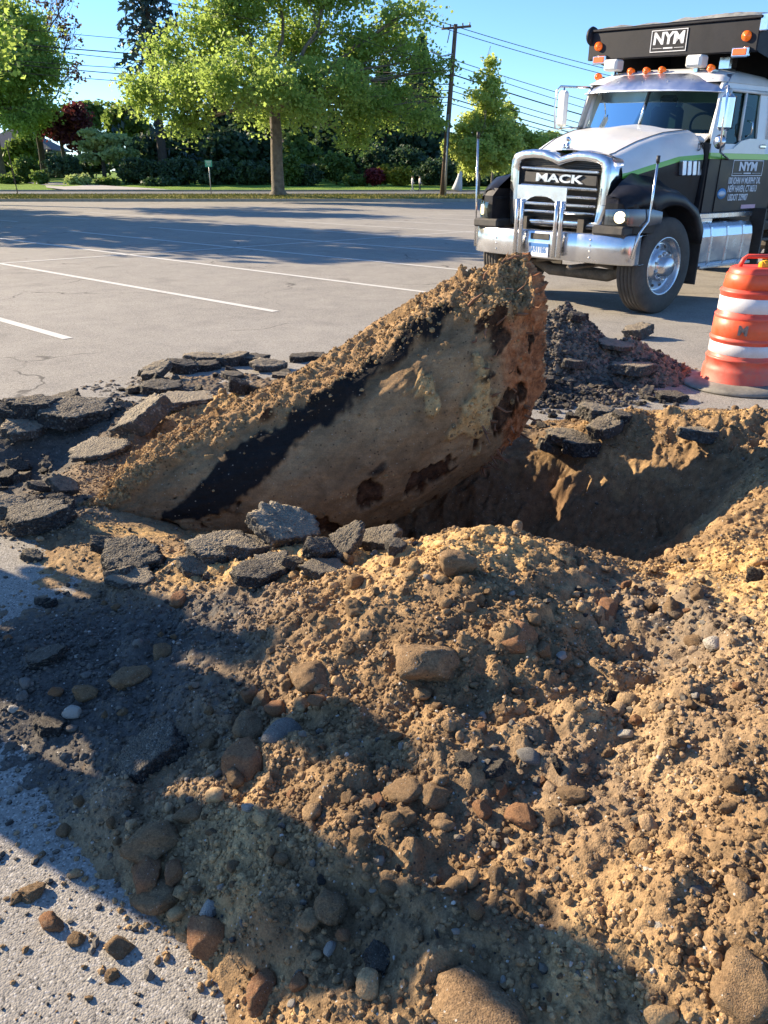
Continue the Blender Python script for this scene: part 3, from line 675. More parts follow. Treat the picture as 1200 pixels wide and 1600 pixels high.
# asphalt chunks placed one by one: (px, py, width px, thickness factor, tilt x, tilt y, yaw, label, dark, base z or None)
CH = [
 (443,843,135,1.6,-.35,.35,-.15,'biggest asphalt plate, sandy on top, leaning on the chunk pile before the log',0),
 (340,868,95,1.5,-.25,-.05,.2,'pale sandy asphalt plate at the left end of the central chunk pile',0),
 (400,862,90,1.3,-.1,.15,.4,'dark asphalt plate wedged under the biggest plate',0),
 (425,886,80,1.5,-.1,.0,.1,'brown edged asphalt block lowest in the central chunk pile',0),
 (458,890,42,2.2,.3,.5,.8,'small upright asphalt block in front of the central chunk pile',0),
 (508,893,72,1.2,-.1,.1,.1,'flat grey asphalt piece at the right foot of the chunk pile',0),
 (542,857,68,1.7,-.3,-.7,.5,'rough sandy asphalt chunk standing at the right of the pile',0),
 (590,852,70,1.6,-.4,-.2,.2,'crumbling grey asphalt chunk beside the dark pit edge',0),
 (618,862,40,2.0,-.2,.1,.1,'smallest asphalt chunk at the right end of the pile',0),
 (500,868,70,1.5,-.2,.3,.1,'black asphalt chunk filling the gap in the pile',1),
 (405,905,85,1.3,-.1,.1,.3,'black slab in the dark hollow below the chunk pile',1),
 (208,880,110,1.5,.45,.05,-.15,'long black asphalt slab lying apart left of the pile',1),
 (205,905,90,1.0,.0,.05,.3,'thin bluish asphalt plate under the long black slab',0),
 (165,860,60,1.6,.2,.3,.2,'dark lump at the corner of the long black slab',1),
 (230,668,95,1.7,-.1,-.55,.25,'grey asphalt slab propped up at the left end of the log',0),
 (160,703,90,.8,-.2,-.1,.1,'bright thin slab edge jutting out beside the trench',0),
 (60,812,110,1.3,.1,-.1,.1,'jagged black asphalt ridge block at the left edge',1),
 (15,800,70,1.5,-.1,.2,.3,'grey dusty chunk beside the jagged ridge block',0),
 (100,770,60,1.6,-.4,.6,.2,'blue grey asphalt piece standing in the left trench',0),
 (65,765,40,1.6,-.1,.3,.7,'small blue grey piece lying in the left trench',0),
 (120,655,120,1.2,.15,.05,.05,'raised pavement slab with dark broken face left of the log',1),
 (150,645,80,1.0,-.1,-.1,.1,'thin plate lying on the raised pavement slab',0),
 (60,650,80,1.8,-.1,.1,.4,'rubble chunk left of the raised slab',1),
 (20,650,60,1.6,-.2,.2,.2,'dark rubble chunk at the left frame edge',1),
 (40,680,70,1.8,-.2,.1,.9,'brown dusted rubble chunk below the left rim',0),
 (100,632,60,1.4,-.1,-.2,.2,'low black chunk on the rim against bare asphalt',1),
 (190,610,12,2.0,.1,.1,.1,'tiny stone sized chunk lying alone on the parking lot',1),
 (245,588,62,1.5,-.3,-.25,.5,'tilted tan topped plate, first of the far chunk row',0),
 (285,578,58,1.8,-.1,.1,.2,'dark blocky chunk, second of the far chunk row',1),
 (325,565,62,1.2,-.05,.05,.1,'flat plate on top in the far chunk row',0),
 (325,576,44,1.6,-.05,.05,.4,'dark chunk under the flat top plate of the far row',1),
 (364,568,50,1.9,-.1,.0,.6,'blocky grey chunk in the middle of the far row',0),
 (396,565,55,1.1,-.05,.05,.2,'thin black plate in the middle of the far row',1),
 (420,575,55,1.4,-.1,.1,.3,'low chunk right of the thin black plate',0),
 (470,562,45,1.2,-.05,.05,.1,'small plate near the right end of the far row',1),
 (495,560,40,1.2,-.1,.1,.4,'last plate of the far row touching the log',1),
 (440,590,40,1.3,-.1,.1,.4,'brown dusted chip before the far row',0),
 (362,590,34,1.4,-.1,.1,.1,'short plate above the upright black chunk',0),
 (372,612,42,3.0,-.1,.25,.2,'upright black chunk standing before the far row',1),
 (395,616,26,2.6,.1,.25,.8,'small dark chunk leaning on the upright black chunk',1),
 (255,612,70,1.2,-.1,.1,.1,'low black slab below the tilted tan plate',1),
 (290,625,110,.6,.0,.0,.06,'long thin asphalt sliver lying before the far row',0),
 (435,625,110,.6,.0,.0,.02,'grey asphalt sliver half buried beside the log',0),
 (1045,622,58,1.3,-.05,.0,.0,'single flat black plate lying on the lot near the drum',1),
 (930,650,70,1.4,-.05,.1,.3,'dusty plate at the back rim of the pit',0),
 (880,690,80,1.5,-.1,.1,.2,'pale topped plate at the pit rim under the log end',0),
 (945,680,60,2.2,-.2,-.3,.3,'light grey broken block on the pit rim',0),
 (905,700,80,1.2,.1,.1,.4,'thick dark asphalt layer at the pit rim',1),
 (855,710,50,2.4,-.2,.3,.5,'small sandy block hanging at the pit rim',0),
 (970,655,50,1.3,-.1,.1,.8,'thin dark chip on the sand behind the pit',1),
 (995,525,50,1.8,-.1,-.2,.2,'jagged brown chunk on the right of the rubble heap',0),
 (960,545,60,1.1,-.1,.15,.1,'plate on the right flank of the rubble heap',0),
 (985,580,70,1.3,.0,.05,.1,'flat pinkish plate at the foot of the rubble heap',0),
 (908,472,30,2.0,-.2,.2,.4,'block standing on top of the rubble heap',0),
 (880,468,22,1.8,-.2,.4,.9,'angular lump at the tip of the rubble heap',1),
 (902,500,34,1.8,.2,.2,.4,'dark lump on the upper slope of the rubble heap',1),
 (895,575,36,2.0,.1,.1,.4,'pale chunk in the crumbs before the rubble heap',0),
 (850,600,40,1.6,.1,.1,.4,'dark chunk at the left foot of the rubble heap',1),
 (1090,690,70,1.6,.0,.2,.4,'sandy slab at the upper edge of the pit wall',0),
]
def surf(x, y):
    z = ground_z(x, y)
    if y > 5.0: z = max(z if y < 5.7 else 0, float(heap_h(np.array([x]), np.array([y]))[0]) if x > .5 else float(spill_h(np.array([x]), np.array([y]))[0]) if abs(x+1.25) < 1.2 and abs(y-5.75) < .5 else 0, 0)
    return z
def hit2(px, py):
    d = ray(px, py); ts = np.arange(.8, 9, .012); X = d.x*ts; Y = d.y*ts; Z = CAMH+d.z*ts
    h = terrain_h(X, Y, False)+.01; h = np.where(inside_np(X, Y), h, np.maximum(h, 0)); far = Y > 5.0
    h2 = np.where((X > .5) & (X < 2.9), np.maximum(heap_h(X, Y), 0), np.where((np.abs(X+1.25) < 1.2) & (np.abs(Y-5.75) < .5), np.maximum(spill_h(X, Y), 0), 0)); h = np.where(far, h2, h)
    k = int(np.argmax(Z < h)); return X[k], Y[k], h[k]
for i, (px, py, w, th, tx, ty, yaw, lab, dark) in enumerate(CH):
    x, y, z = hit2(px, py+w*.05); s = pxsize(w, x, y, z)/2*1.02
    me = (SLD[i % len(SLD)] if dark else SL[i % len(SL)]); tf = th*(.8 if dark else .95)
    tx = abs(tx)*.8; zz = z+s*.16*tf+abs(math.sin(ty))*s*.35+abs(math.sin(tx))*s*.25
    put('asphalt_chunk', me, (x, y, zz), s, (tx, ty, yaw), lab, 'asphalt chunk', None, (1, .72, tf))
    TAKEN.append((x, y, s*.7))
# lesser chunks in the rubble bands
n = 0
BANDS = [(-2.9,-1.6,4.55,5.25,40,'small black chunk in the rubble band at the left'),(-2.6,-1.5,3.2,3.5,16,'small black chunk along the near rim of the trench'),(-2.6,-1.7,3.7,4.3,14,'small chunk lying in the left trench'),
         (-2.0,-.3,5.4,6.2,26,'small chunk strewn among the far chunk row'),(.7,2.0,5.15,5.75,44,'small lump in the crumbs before the rubble heap'),(.35,1.3,4.55,5.1,22,'small plate on the ground behind the pit'),(1.2,2.3,5.9,6.6,14,'small lump stuck in the rubble heap'),
         (-1.6,.1,2.5,2.95,16,'small black lump around the central chunk pile')]
for (x0, x1, y0, y1, cnt, lab) in BANDS:
    for k in range(cnt):
        x = RR.uniform(x0, x1); y = RR.uniform(y0, y1); s = .02+.055*RR.random()**2; z = surf(x, y); lb = lab.replace('small', 'tiny' if s < .028 else 'small' if s < .045 else 'hand-sized', 1)+(', nearer the left' if x < (x0+x1)/2 else ', nearer the right')
        put('asphalt_chunk', RR.choice(SLD+SL[:3]), (x, y, z+s*.2), s, (RR.uniform(-.5, .5), RR.uniform(-.5, .5), RR.uniform(0, 6.3)), lb, 'asphalt chunk', 'small broken asphalt pieces', (1, .8, 1.5+RR.random()))

# crumbs: nobody could count them
def crumbs(name, n, mat, rmin, rmax, region, sub, seed, dens=None, hfun=None, power=2.5, kinds=3):
    r = np.random.RandomState(seed); xs = []; ys = []; rs = []
    while sum(map(len, xs)) < n:
        y = region[2]+(region[3]-region[2])*r.rand(n)**1.35; u = r.uniform(-1, 1, n); x = u*(1.1+.52*y) if region[0] is None else r.uniform(region[0], region[1], n)
        rad = rmin+(rmax-rmin)*r.rand(n)**power; h = base_h(x, y) if hfun is None else hfun(x, y)
        k = dens(x, y, h) > r.rand(n) if dens else np.ones(n, bool); xs.append(x[k]); ys.append(y[k]); rs.append(rad[k])
    x = np.concatenate(xs)[:n]; y = np.concatenate(ys)[:n]; rad = np.concatenate(rs)[:n]
    h = (terrain_h(x, y) if hfun is None else hfun(x, y)); inn = inside_np(x, y); h = np.where(inn, h, np.maximum(h, 0))
    v, f = ICO[sub]; nv = len(v)
    shapes = []
    for s in range(10):
        rr = np.random.RandomState(seed+s); d = rr.normal(size=(8, 3)); d /= np.linalg.norm(d, axis=1)[:, None]
        rad_ = np.minimum(np.min(rr.uniform(.7, 1, 8)/np.maximum(v@d.T, 1e-3), axis=1), 1.2); shapes.append(v*rad_[:, None]*np.array([1, rr.uniform(.65, 1), rr.uniform(.5, .9)]))
    shapes = np.array(shapes); sid = r.randint(0, 10, n)
    a = r.uniform(0, 2*np.pi, n); b = r.uniform(-.7, .7, n); ca, sa, cb, sb = np.cos(a), np.sin(a), np.cos(b), np.sin(b)
    P = shapes[sid]*rad[:, None, None]
    X = P[..., 0]*ca[:, None]-P[..., 1]*sa[:, None]; Y = P[..., 0]*sa[:, None]+P[..., 1]*ca[:, None]; Z = P[..., 2]
    Y2 = Y*cb[:, None]-Z*sb[:, None]; Z2 = Y*sb[:, None]+Z*cb[:, None]
    co = np.stack([X+x[:, None], Y2+y[:, None], Z2+(h+rad*.25)[:, None]], -1).reshape(-1, 3)
    F = (f[None]+(np.arange(n)*nv)[:, None, None]).reshape(-1, 3)
    me = mesh_np(name, co, tris=F, smooth=sub > 1)
    z = zones(x, y, h) if hfun is None else heap_zones(x, y)
    z = np.c_[z, r.uniform(.75, 1.4, n)]; vattr(me, 'zone', np.repeat(z, nv, axis=0)); o = link(name, me, mat); o['kind'] = 'stuff'; return o
earth = lambda x, y, h: sstep(h, -.03, .04)*(.35+.65*sstep(fbm(x*1.9, y*1.9, 0, 3, 88), -.3, .3))+.04*((h <= -.01) & (y < 3.2))
crumbs('loose_crumbs', 80000, M_soil, .002, .010, (None, 0, .5, 5.2), 1, 501, earth)
crumbs('loose_lumps', 2400, M_soil, .006, .024, (None, 0, .55, 5.2), 3, 502, earth, power=4)
crumbs('pale_grit', 1300, M_white, .002, .007, (None, 0, .5, 3.4), 1, 503, lambda x, y, h: sstep(h, -.08, .02)*.8+.2, power=2)
crumbs('black_grit', 3000, M_chunk_dark, .003, .014, (None, 0, .8, 5.4), 1, 504, lambda x, y, h: zones(x, y, h)[:, 0]+.06, power=2.5)
M_grey_crumb = soil_material('grey_rubble', [(.07, .066, .06), (.11, .10, .09), (.15, .135, .115), (.10, .09, .08)])
crumbs('rubble_crumbs', 5000, M_grey_crumb, .006, .028, (.6, 2.4, 5.05, 6.9), 1, 505, lambda x, y, h: sstep(h, -.02, .03)*heap_zones(x, y)[:, 0]*.9+.12*(h > -.02), hfun=heap_h)
M_pale_crumb = soil_material('rubble_dust', [(.26, .2, .15), (.3, .23, .17), (.33, .25, .18), (.28, .2, .14)])
crumbs('rubble_gravel', 2200, M_pale_crumb, .005, .02, (.6, 2.7, 5.05, 6.9), 1, 506, lambda x, y, h: sstep(h, -.02, .03)*.8, hfun=heap_h)
# ------------------------------------------------------------------ the unearthed log
def build_log():
    # stations: top pixel, bottom pixel, distance Y, depth factor of the section
    ST_ = [((120,808),(150,832),3.35,.9),((165,775),(200,845),3.5,.95),((230,708),(262,862),3.68,1.0),((330,655),(395,872),3.85,1.05),((450,598),(515,858),3.98,1.05),
           ((560,541),(612,815),4.06,1.0),((675,465),(708,752),4.12,.95),((748,430),(775,712),4.15,.85),((810,410),(806,670),4.17,.75)]
    C_, U_, R_, D_ = [], [], [], []
    for t, b, Y, df in ST_:
        T = at(*t, Y); B = at(*b, Y-.05); c = (T+B)/2; C_.append(c); U_.append((T-B).normalized()); R_.append((T-B).length/2); D_.append((T-B).length/2*df)
    n = len(ST_); key = np.linspace(0, 1, n); S = 330; Tn = 420; s = np.linspace(0, 1, S)
    def interp(arr): 
        a = np.array([list(q) for q in arr]) if hasattr(arr[0], '__len__') else np.array(arr)[:, None]
        out = np.stack([np.interp(s, key, a[:, k]) for k in range(a.shape[1])], -1)
        for _ in range(500): out[1:-1] = (out[:-2]+out[2:]+2*out[1:-1])/4
        return out
    C = interp(C_); U = interp(U_); R = interp(R_)[:, 0]; D = interp(D_)[:, 0]
    dC = np.gradient(C, axis=0); dC /= np.linalg.norm(dC, axis=1)[:, None]
    V = np.cross(U, dC); V = V*0+np.array([[-.12, 1, .0]]); V -= U*np.sum(U*V, axis=1)[:, None]; V /= np.linalg.norm(V, axis=1)[:, None]           # away from the camera
    if V[S//2, 1] < 0: V = -V
    if U[S//2, 2] < 0: U = -U
    th = np.linspace(0, 2*np.pi, Tn, endpoint=False)                         # 0 = top, pi/2 = far side, 3pi/2 = camera side
    ct, st = np.cos(th), np.sin(th); pw = 1.0
    ex = np.sign(ct)*np.abs(ct)**pw; ey = np.sign(st)*np.abs(st)**pw
    s2 = s[:, None]; tt = th[None, :]
    front = np.clip(-st, 0, 1)[None, :]; top = sstep(ct, .35, .8)[None, :]
    q = (tt/(2*np.pi))
    # q: 1 = top again coming round the camera side; a = how far down the camera face, 0 top .. 1 bottom
    a = np.where(tt > np.pi, (2*np.pi-tt)/np.pi, tt/np.pi)
    px_ = s2*5+0*tt; py_ = a*2.2+(tt < np.pi)*7
    Rr = R[:, None]*(1+0*tt)
    end = sstep(s2, .80, .97)
    # sand lying along the top, hanging in lumps over the front face
    edge = .19+.055*fbm(px_*2.2, py_*0+1.3, 0, 4, 8)+.12*sstep(s2, .68, .92)-.05*sstep(s2, .1, .0)
    edge = edge+.17*np.exp(-((s2-.14)/.13)**2)
    sand = 1-sstep(a+.03*fbm(px_*9, py_*9, 0, 3, 10), edge-.03, edge+.03)
    # black bark band
    bc = np.interp(s, [.28, .36, .5, .62, .75, .82], [.50, .41, .28, .20, .17, .17])[:, None]; bw = np.interp(s, [.26, .31, .38, .5, .62, .74, .80], [0, .07, .10, .055, .034, .022, 0])[:, None]
    bd = np.abs(a-bc)-bw+.05*fbm(px_*3, py_*5, 0, 4, 12)+.03*fbm(px_*14, py_*9, 0, 4, 112); cam_side = (tt > np.pi)
    black = sstep(-bd, -.012, .012)*cam_side*(bw > .004)
    # torn dark patches low down, and black fibres near the end
    pn = fbm(px_*1.6+4, py_*2.4, 0, 4, 13)
    dk = sstep(pn+.9*np.exp(-((s2-.53)/.08)**2-((a-.64)/.12)**2)+.75*np.exp(-((s2-.68)/.08)**2-((a-.62)/.08)**2)+.9*np.exp(-((s2-.87)/.05)**2-((a-.62)/.09)**2)+.35*fbm(px_*9, py_*5, 0, 3, 113), .42, .47)*cam_side*(a > .40)
    fib = sstep(fbm(px_*2.5, py_*7, 0, 3, 14)+1.0*np.exp(-((s2-.88)/.065)**2-((a-.36)/.09)**2), .55, .75)*cam_side
    # sandy knobs stuck on the face
    kn = np.exp(-((s2-.80)/.045)**2-((a-.50)/.12)**2)+.8*np.exp(-((s2-.71)/.018)**2-((a-.42)/.07)**2)+.8*np.exp(-((s2-.735)/.025)**2-((a-.56)/.045)**2)
    knob = sstep(kn+.75*fbm(px_*4, py_*6, 0, 5, 15), .45, .62)*cam_side
    red = sstep(s2+.05*fbm(px_*3, py_*4, 0, 4, 16)+.05*sstep(a, .6, 1), .86, .93)*(1-knob)*(1-sand*.7)
    wx = s2*2.4+0*tt; wy = a*1.3+(tt < np.pi)*5
    disp = .03*fbm(wx*2.0, wy*2.5, 0, 4, 17)+.012*fbm(wx*5+wy*3, wy*14, 0, 4, 117)+.010*fbm(wx*8, wy*10, 0, 4, 27)+.0025*fbm(wx*40, wy*40, 0, 3, 28)
    disp = disp+sand*(.026+.05*fbm(wx*5, wy*7, 0, 5, 18)+.7*clods(wx, wy, .06, 401, .3)+.6*clods(wx, wy, .026, 402, .5)+.7*clods(wx, wy, .013, 403, .7)+.008*fbm(wx*50, wy*50, 0, 3, 118))
    disp = disp+black*(.010+.006*fbm(wx*12, wy*20, 0, 3, 19))-dk*.018*(1+fbm(wx*16, wy*16, 0, 3, 20))
    disp = disp+knob*(.022+.025*fbm(wx*12, wy*12, 0, 4, 22)+.9*clods(wx, wy, .03, 404, .8)+.8*clods(wx, wy, .013, 405, .8))
    disp = disp+fib*.035*fbm(wx*3-wy*9, wx*5+wy*9, 0, 3, 23, ridged=True)
    disp = disp+end*(.04*fbm(wx*3, wy*4, 0, 4, 24, ridged=True)+.022*fbm(wx*9, wy*9, 0, 4, 25, ridged=True)+.01*fbm(wx*30, wy*30, 0, 3, 26))
    lip = (1-sand)*sstep(a, edge, edge+.05)*cam_side
    disp = disp-.012*lip
    P = C[:, None, :]+U[:, None, :]*(ex[None, :]*(R[:, None]+disp))[..., None]+V[:, None, :]*(ey[None, :]*(D[:, None]+disp))[..., None]
    P = P+U[:, None, :]*0
    # shift so that the front edge stays where seen (section centre lies behind it)
    P[..., 1] += .02
    # torn end cap: rings shrinking to the centre, splintered outward
    caps = []; nc = 60; masks = [np.stack([sand, black, red], -1)]; m2 = [np.stack([np.maximum(dk, fib), knob, np.zeros_like(sand)], -1)]
    last = P[-1]; cen = last.mean(0); axis = dC[-1]
    for k in range(1, nc+1):
        f = 1-k/nc; ring = cen+(last-cen)*f
        ang = th; xx = f*np.cos(ang); yy = f*np.sin(ang)
        spl = .035*fbm(xx*3+5, yy*3, 0, 4, 31, ridged=True)+.03*fbm(xx*9, yy*7, 0, 3, 32, ridged=True)+.018*fbm(xx*26, yy*26, 0, 3, 33)+.10*np.sqrt(np.clip(1-f**2, 0, 1))
        spl = spl*sstep(1-f, 0, .08)
        caps.append(ring+axis[None, :]*spl[:, None])
    co = np.concatenate([P.reshape(-1, 3), np.array(caps).reshape(-1, 3)]); rows = S+nc
    idx = np.arange(rows*Tn).reshape(rows, Tn); nx = np.roll(idx, -1, axis=1)
    qd = np.stack([idx[:-1], nx[:-1], nx[1:], idx[1:]], -1).reshape(-1, 4)
    body = qd[:(S-1)*Tn+0]; cap = qd[(S-1)*Tn:]
    cm = np.zeros((nc*Tn, 3)); cm[:, 2] = 1
    za = np.concatenate([masks[0].reshape(-1, 3), cm]); zb = np.concatenate([m2[0].reshape(-1, 3), np.zeros((nc*Tn, 3))])
    # material
    m, N, L = new_mat('mud_caked_bark'); b = N['Principled BSDF']; b.inputs['Roughness'].default_value = .93; b.inputs['Specular IOR Level'].default_value = .15
    tc = N.new('ShaderNodeTexCoord'); v = tc.outputs['Object']; big = noise(N, L, v, 3.5, 6, .65, .4); med = noise(N, L, v, 22, 6, .7); fine = noise(N, L, v, 160, 4, .6)
    c = ramp(N, L, big, [(.3, (.19, .125, .068)), (.5, (.31, .205, .112)), (.7, (.42, .285, .155))])
    def sep(nm):
        a_ = N.new('ShaderNodeAttribute'); a_.attribute_name = nm; s_ = N.new('ShaderNodeSeparateColor'); L.new(a_.outputs['Color'], s_.inputs[0]); return s_.outputs
    A = sep('za'); B = sep('zb')
    c = mixc(N, L, A[2], c, ramp(N, L, mth(N, L, 'ADD', mth(N, L, 'MULTIPLY', big, .5), mth(N, L, 'MULTIPLY', med, .5)), [(.36, (.17, .06, .028)), (.5, (.42, .17, .075)), (.62, (.48, .26, .13))]))
    c = mixc(N, L, A[0], c, ramp(N, L, big, [(.3, (.33, .21, .11)), (.7, (.45, .30, .155))]))
    c = mixc(N, L, B[1], c, (.56, .38, .18))  # sand knobs: brighter gold paints the sunlight that does not reach them
    c = mixc(N, L, B[0], c, ramp(N, L, med, [(.35, (.03, .018, .012)), (.65, (.11, .06, .035))]))
    c = mixc(N, L, A[1], c, (.022, .021, .021))
    c = mixc(N, L, 1.0, c, ramp(N, L, med, [(.3, (.70, .70, .70)), (.7, (1.2, 1.18, 1.15))]), 'MULTIPLY')
    c = mixc(N, L, 1.0, c, ramp(N, L, fine, [(.3, (.8, .8, .8)), (.7, (1.15, 1.15, 1.15))]), 'MULTIPLY')
    vd = voro(N, L, v, 60); vc = voro(N, L, v, 60, 'Color'); sx = N.new('ShaderNodeSeparateColor'); L.new(vc, sx.inputs[0])
    c = mixc(N, L, mth(N, L, 'MULTIPLY', mapr(N, L, vd, .14, .24, .8, 0), mapr(N, L, sx.outputs[0], .88, .9, 0, 1)), c, (.44, .37, .28))
    c = mixc(N, L, mth(N, L, 'MULTIPLY', mapr(N, L, vd, .2, .32, .8, 0), mapr(N, L, sx.outputs[1], .86, .88, 0, 1)), c, (.07, .045, .03))
    mp = N.new('ShaderNodeMapping'); mp.inputs['Rotation'].default_value = (0, .45, 0); mp.inputs['Scale'].default_value = (3, 14, 40); L.new(v, mp.inputs['Vector']); sk = noise(N, L, mp.outputs[0], 1.5, 6, .75)
    c = mixc(N, L, 1.0, c, ramp(N, L, sk, [(.35, (.91, .90, .89)), (.62, (1.06, 1.05, 1.04))]), 'MULTIPLY')
    L.new(c, b.inputs['Base Color'])
    bp = N.new('ShaderNodeBump'); bp.inputs['Distance'].default_value = .008; L.new(mth(N, L, 'ADD', noise(N, L, v, 90, 6, .75), mth(N, L, 'ADD', mth(N, L, 'MULTIPLY', sk, .35), noise(N, L, v, 18, 5, .7))), bp.inputs['Height']); L.new(bp.outputs[0], b.inputs['Normal'])
    root = empty('unearthed_log', tuple(C[0]), 0, 'huge mud-caked tree log tilted out of the pit with a torn reddish end', 'log')
    off = np.array(root.location)
    for nm, q_ in (('bark', body), ('torn_end', cap)):
        used = np.unique(q_); mp = np.full(len(co), -1); mp[used] = np.arange(len(used))
        me = mesh_np(nm, co[used]-off, quads=mp[q_]); vattr(me, 'za', za[used]); vattr(me, 'zb', zb[used]); link(nm, me, m, root)
    # loose crumbs resting in the sand and on the ledges
    r_ = np.random.RandomState(9); w_ = (sand+.5*knob+.012).ravel()*(np.broadcast_to(ct[None, :], sand.shape).ravel() > -.35); w_ = w_/w_.sum(); pk = r_.choice(S*Tn, 9000, p=w_); c0 = P.reshape(-1, 3)[pk]
    v_, f_ = ICO[1]; rad = .003+.013*r_.rand(9000)**3.5; pp = (v_[None]*r_.uniform(.6, 1.1, (9000, 1, 3))*rad[:, None, None]+(c0+np.array([0, 0, .002]))[:, None, :]-off).reshape(-1, 3)
    me = mesh_np('clinging_crumbs', pp, tris=(f_[None]+(np.arange(9000)*len(v_))[:, None, None]).reshape(-1, 3), smooth=False); zz = np.zeros((9000, 4)); zz[:, 1] = .5; zz[:, 3] = r_.uniform(.55, 1.3, 9000); vattr(me, 'zone', np.repeat(zz, len(v_), axis=0)); o = link('clinging_crumbs', me, M_soil, root); o['kind'] = 'stuff'
    # splinters and root threads at the torn end
    Mf = pm('torn_fibre', (.2, .1, .055), .9, bump=.002, bscale=60, var=.5, vscale=9)
    r = random.Random(5)
    for k in range(64):
        i = int(S*r.uniform(.80, .995)); j = int(Tn*r.uniform(.55, .98)) if r.random() < .75 else r.randrange(Tn); p = Vector(P[i, j]); nrm = (p-Vector(P[i].mean(0))).normalized()
        d = (Vector(dC[i])*r.uniform(.0, 1)+nrm*r.uniform(.1, .7)+Vector((r.uniform(-.3, .3), r.uniform(-.4, .2), r.uniform(-.9, .3)))).normalized(); l = r.uniform(.03, .11)
        mid = p+d*l*.5+Vector((r.uniform(-.02, .02), r.uniform(-.02, .02), r.uniform(-.02, .01))); w = r.uniform(.003, .009)
        t = MB().tube([p-nrm*.012-off_v(off), mid-off_v(off), p+d*l-off_v(off)], [w, w*.8, w*.15], 5); t.build('wood_splinter', [Mf], root, fixn=False)
def off_v(o): return Vector(tuple(o))
build_log()
# ------------------------------------------------------------------ the dump truck (x forward, y to its left side, z up)
def text_mesh(name, s, size, mat, parent, loc, rot, extrude=.002, sx=1.0, bold=0.0, align='CENTER', shear=0.0):
    cu = bpy.data.curves.new(name, 'FONT'); cu.body = s; cu.size = size; cu.extrude = extrude; cu.align_x = align; cu.align_y = 'CENTER'; cu.offset = bold; cu.shear = shear; cu.resolution_u = 3
    tmp = bpy.data.objects.new(name, cu); COL.objects.link(tmp); bpy.context.view_layer.update()
    me = bpy.data.meshes.new_from_object(tmp.evaluated_get(bpy.context.evaluated_depsgraph_get())); COL.objects.unlink(tmp); bpy.data.objects.remove(tmp)
    o = link(name, me, mat, parent); me.name = name; o.location = loc; o.rotation_euler = rot; o.scale = (sx, 1, 1); return o
ROT_SIDE = (math.pi/2, 0, math.pi)          # reads from the truck's left side (+y)
ROT_FRONT = (math.pi/2, 0, math.pi/2)       # reads from the front (+x)

MT = dict(
 white=pm('white_lorry_paint', (.78, .775, .75), .35, coat=.3, var=.07, vscale=4), black=pm('black_lorry_paint', (.004, .006, .012), .32, coat=.05, var=.3, vscale=5, spec=.22),
 green=pm('green_stripe_paint', (.20, .50, .06), .35, coat=.4), chrome=pm('chrome', (.70, .71, .73), .11, 1.0, bump=.0008, bscale=5, var=.05, vscale=4),
 alu=pm('polished_aluminium', (.75, .76, .78), .16, 1.0, bump=.0006, bscale=14, var=.06, vscale=6), dark=pm('black_plastic', (.012, .013, .015), .5, var=.3, vscale=10),
 rubber=pm('tyre_rubber', (.018, .018, .019), .75, var=.4, vscale=9, bump=.001, bscale=60), chassis=pm('grimy_chassis', (.022, .02, .018), .65, var=.5, vscale=7),
 orange=pm('amber_lens', (.85, .13, .008), .25, coat=.4, emit=(1, .2, .01), estr=.12), box=pm('black_dump_box', (.005, .008, .016), .5, spec=.2, var=.4, vscale=3),
 tarp=pm('grey_tarp', (.30, .30, .27), .9, bump=.02, bscale=9, var=.35, vscale=6), lens=pm('clear_lens', (.75, .76, .74), .08, coat=.6), letter=pm('white_lettering', (.72, .74, .78), .5),
 blue=pm('plate_blue', (.06, .2, .5), .4), plate=pm('plate_white', (.7, .74, .8), .4), steelvisor=pm('brushed_visor', (.62, .67, .78), .36, 1.0, var=.06, vscale=5),
 refl=pm('smoked_reflector', (.16, .17, .19), .25, .8), seat=pm('grey_cloth', (.06, .06, .07), .9), stick=pm('green_sticker', (.03, .35, .16), .5), bsti=pm('blue_sticker', (.12, .32, .62), .4), pink=pm('pink_sticker', (.6, .36, .45), .5), red=pm('red_reflector', (.5, .02, .02), .3))
def glass_mat(name, tint, alpha, rough=.02):
    m, N, L = new_mat(name); out = N['Material Output']; N.remove(N['Principled BSDF'])
    tr = N.new('ShaderNodeBsdfTransparent'); tr.inputs[0].default_value = (*tint, 1); gl = N.new('ShaderNodeBsdfGlossy'); gl.inputs['Roughness'].default_value = rough; gl.inputs[0].default_value = (.62, .76, .78, 1)
    fr = N.new('ShaderNodeFresnel'); fr.inputs[0].default_value = 1.5; mx = N.new('ShaderNodeMixShader')
    L.new(mth(N, L, 'ADD', fr.outputs[0], alpha), mx.inputs[0]); L.new(tr.outputs[0], mx.inputs[1]); L.new(gl.outputs[0], mx.inputs[2]); L.new(mx.outputs[0], out.inputs[0]); return m
for k_, a_ in (('black', .4), ('white', .30), ('chrome', .25), ('alu', .35), ('rubber', .35), ('chassis', 1.0), ('dark', .5), ('box', .35)): add_dust(MT[k_], a_)
MT['glass'] = glass_mat('tinted_windscreen', (.30, .52, .50), .0)
MT['lamp'] = pm('lit_headlamp', (.9, .85, .7), .2, emit=(1, .78, .42), estr=2.2)
MT['lensfront'] = glass_mat('headlamp_cover', (.85, .87, .88), .08)

TK = empty('dump_truck', (2.447, 10.051, 0), 3.8066, 'white and black dump truck with chrome bumper and green stripe facing the pit', 'dump truck')
def lz(y, z): return z-.052*y*float(sstep(z, .9, 1.6))
def T(name, mb, mats, parent=TK, bevel=0, fixn=True):
    mb.v = [(x, y, lz(y, z)) for x, y, z in mb.v]
    return mb.build(name, [MT[k] for k in (mats if isinstance(mats, (list, tuple)) else [mats])], parent, bevel=bevel, fixn=fixn)
def lerp(a, b, t): return a+(b-a)*t
def itp(x, xs, ys): return float(np.interp(x, xs, ys))

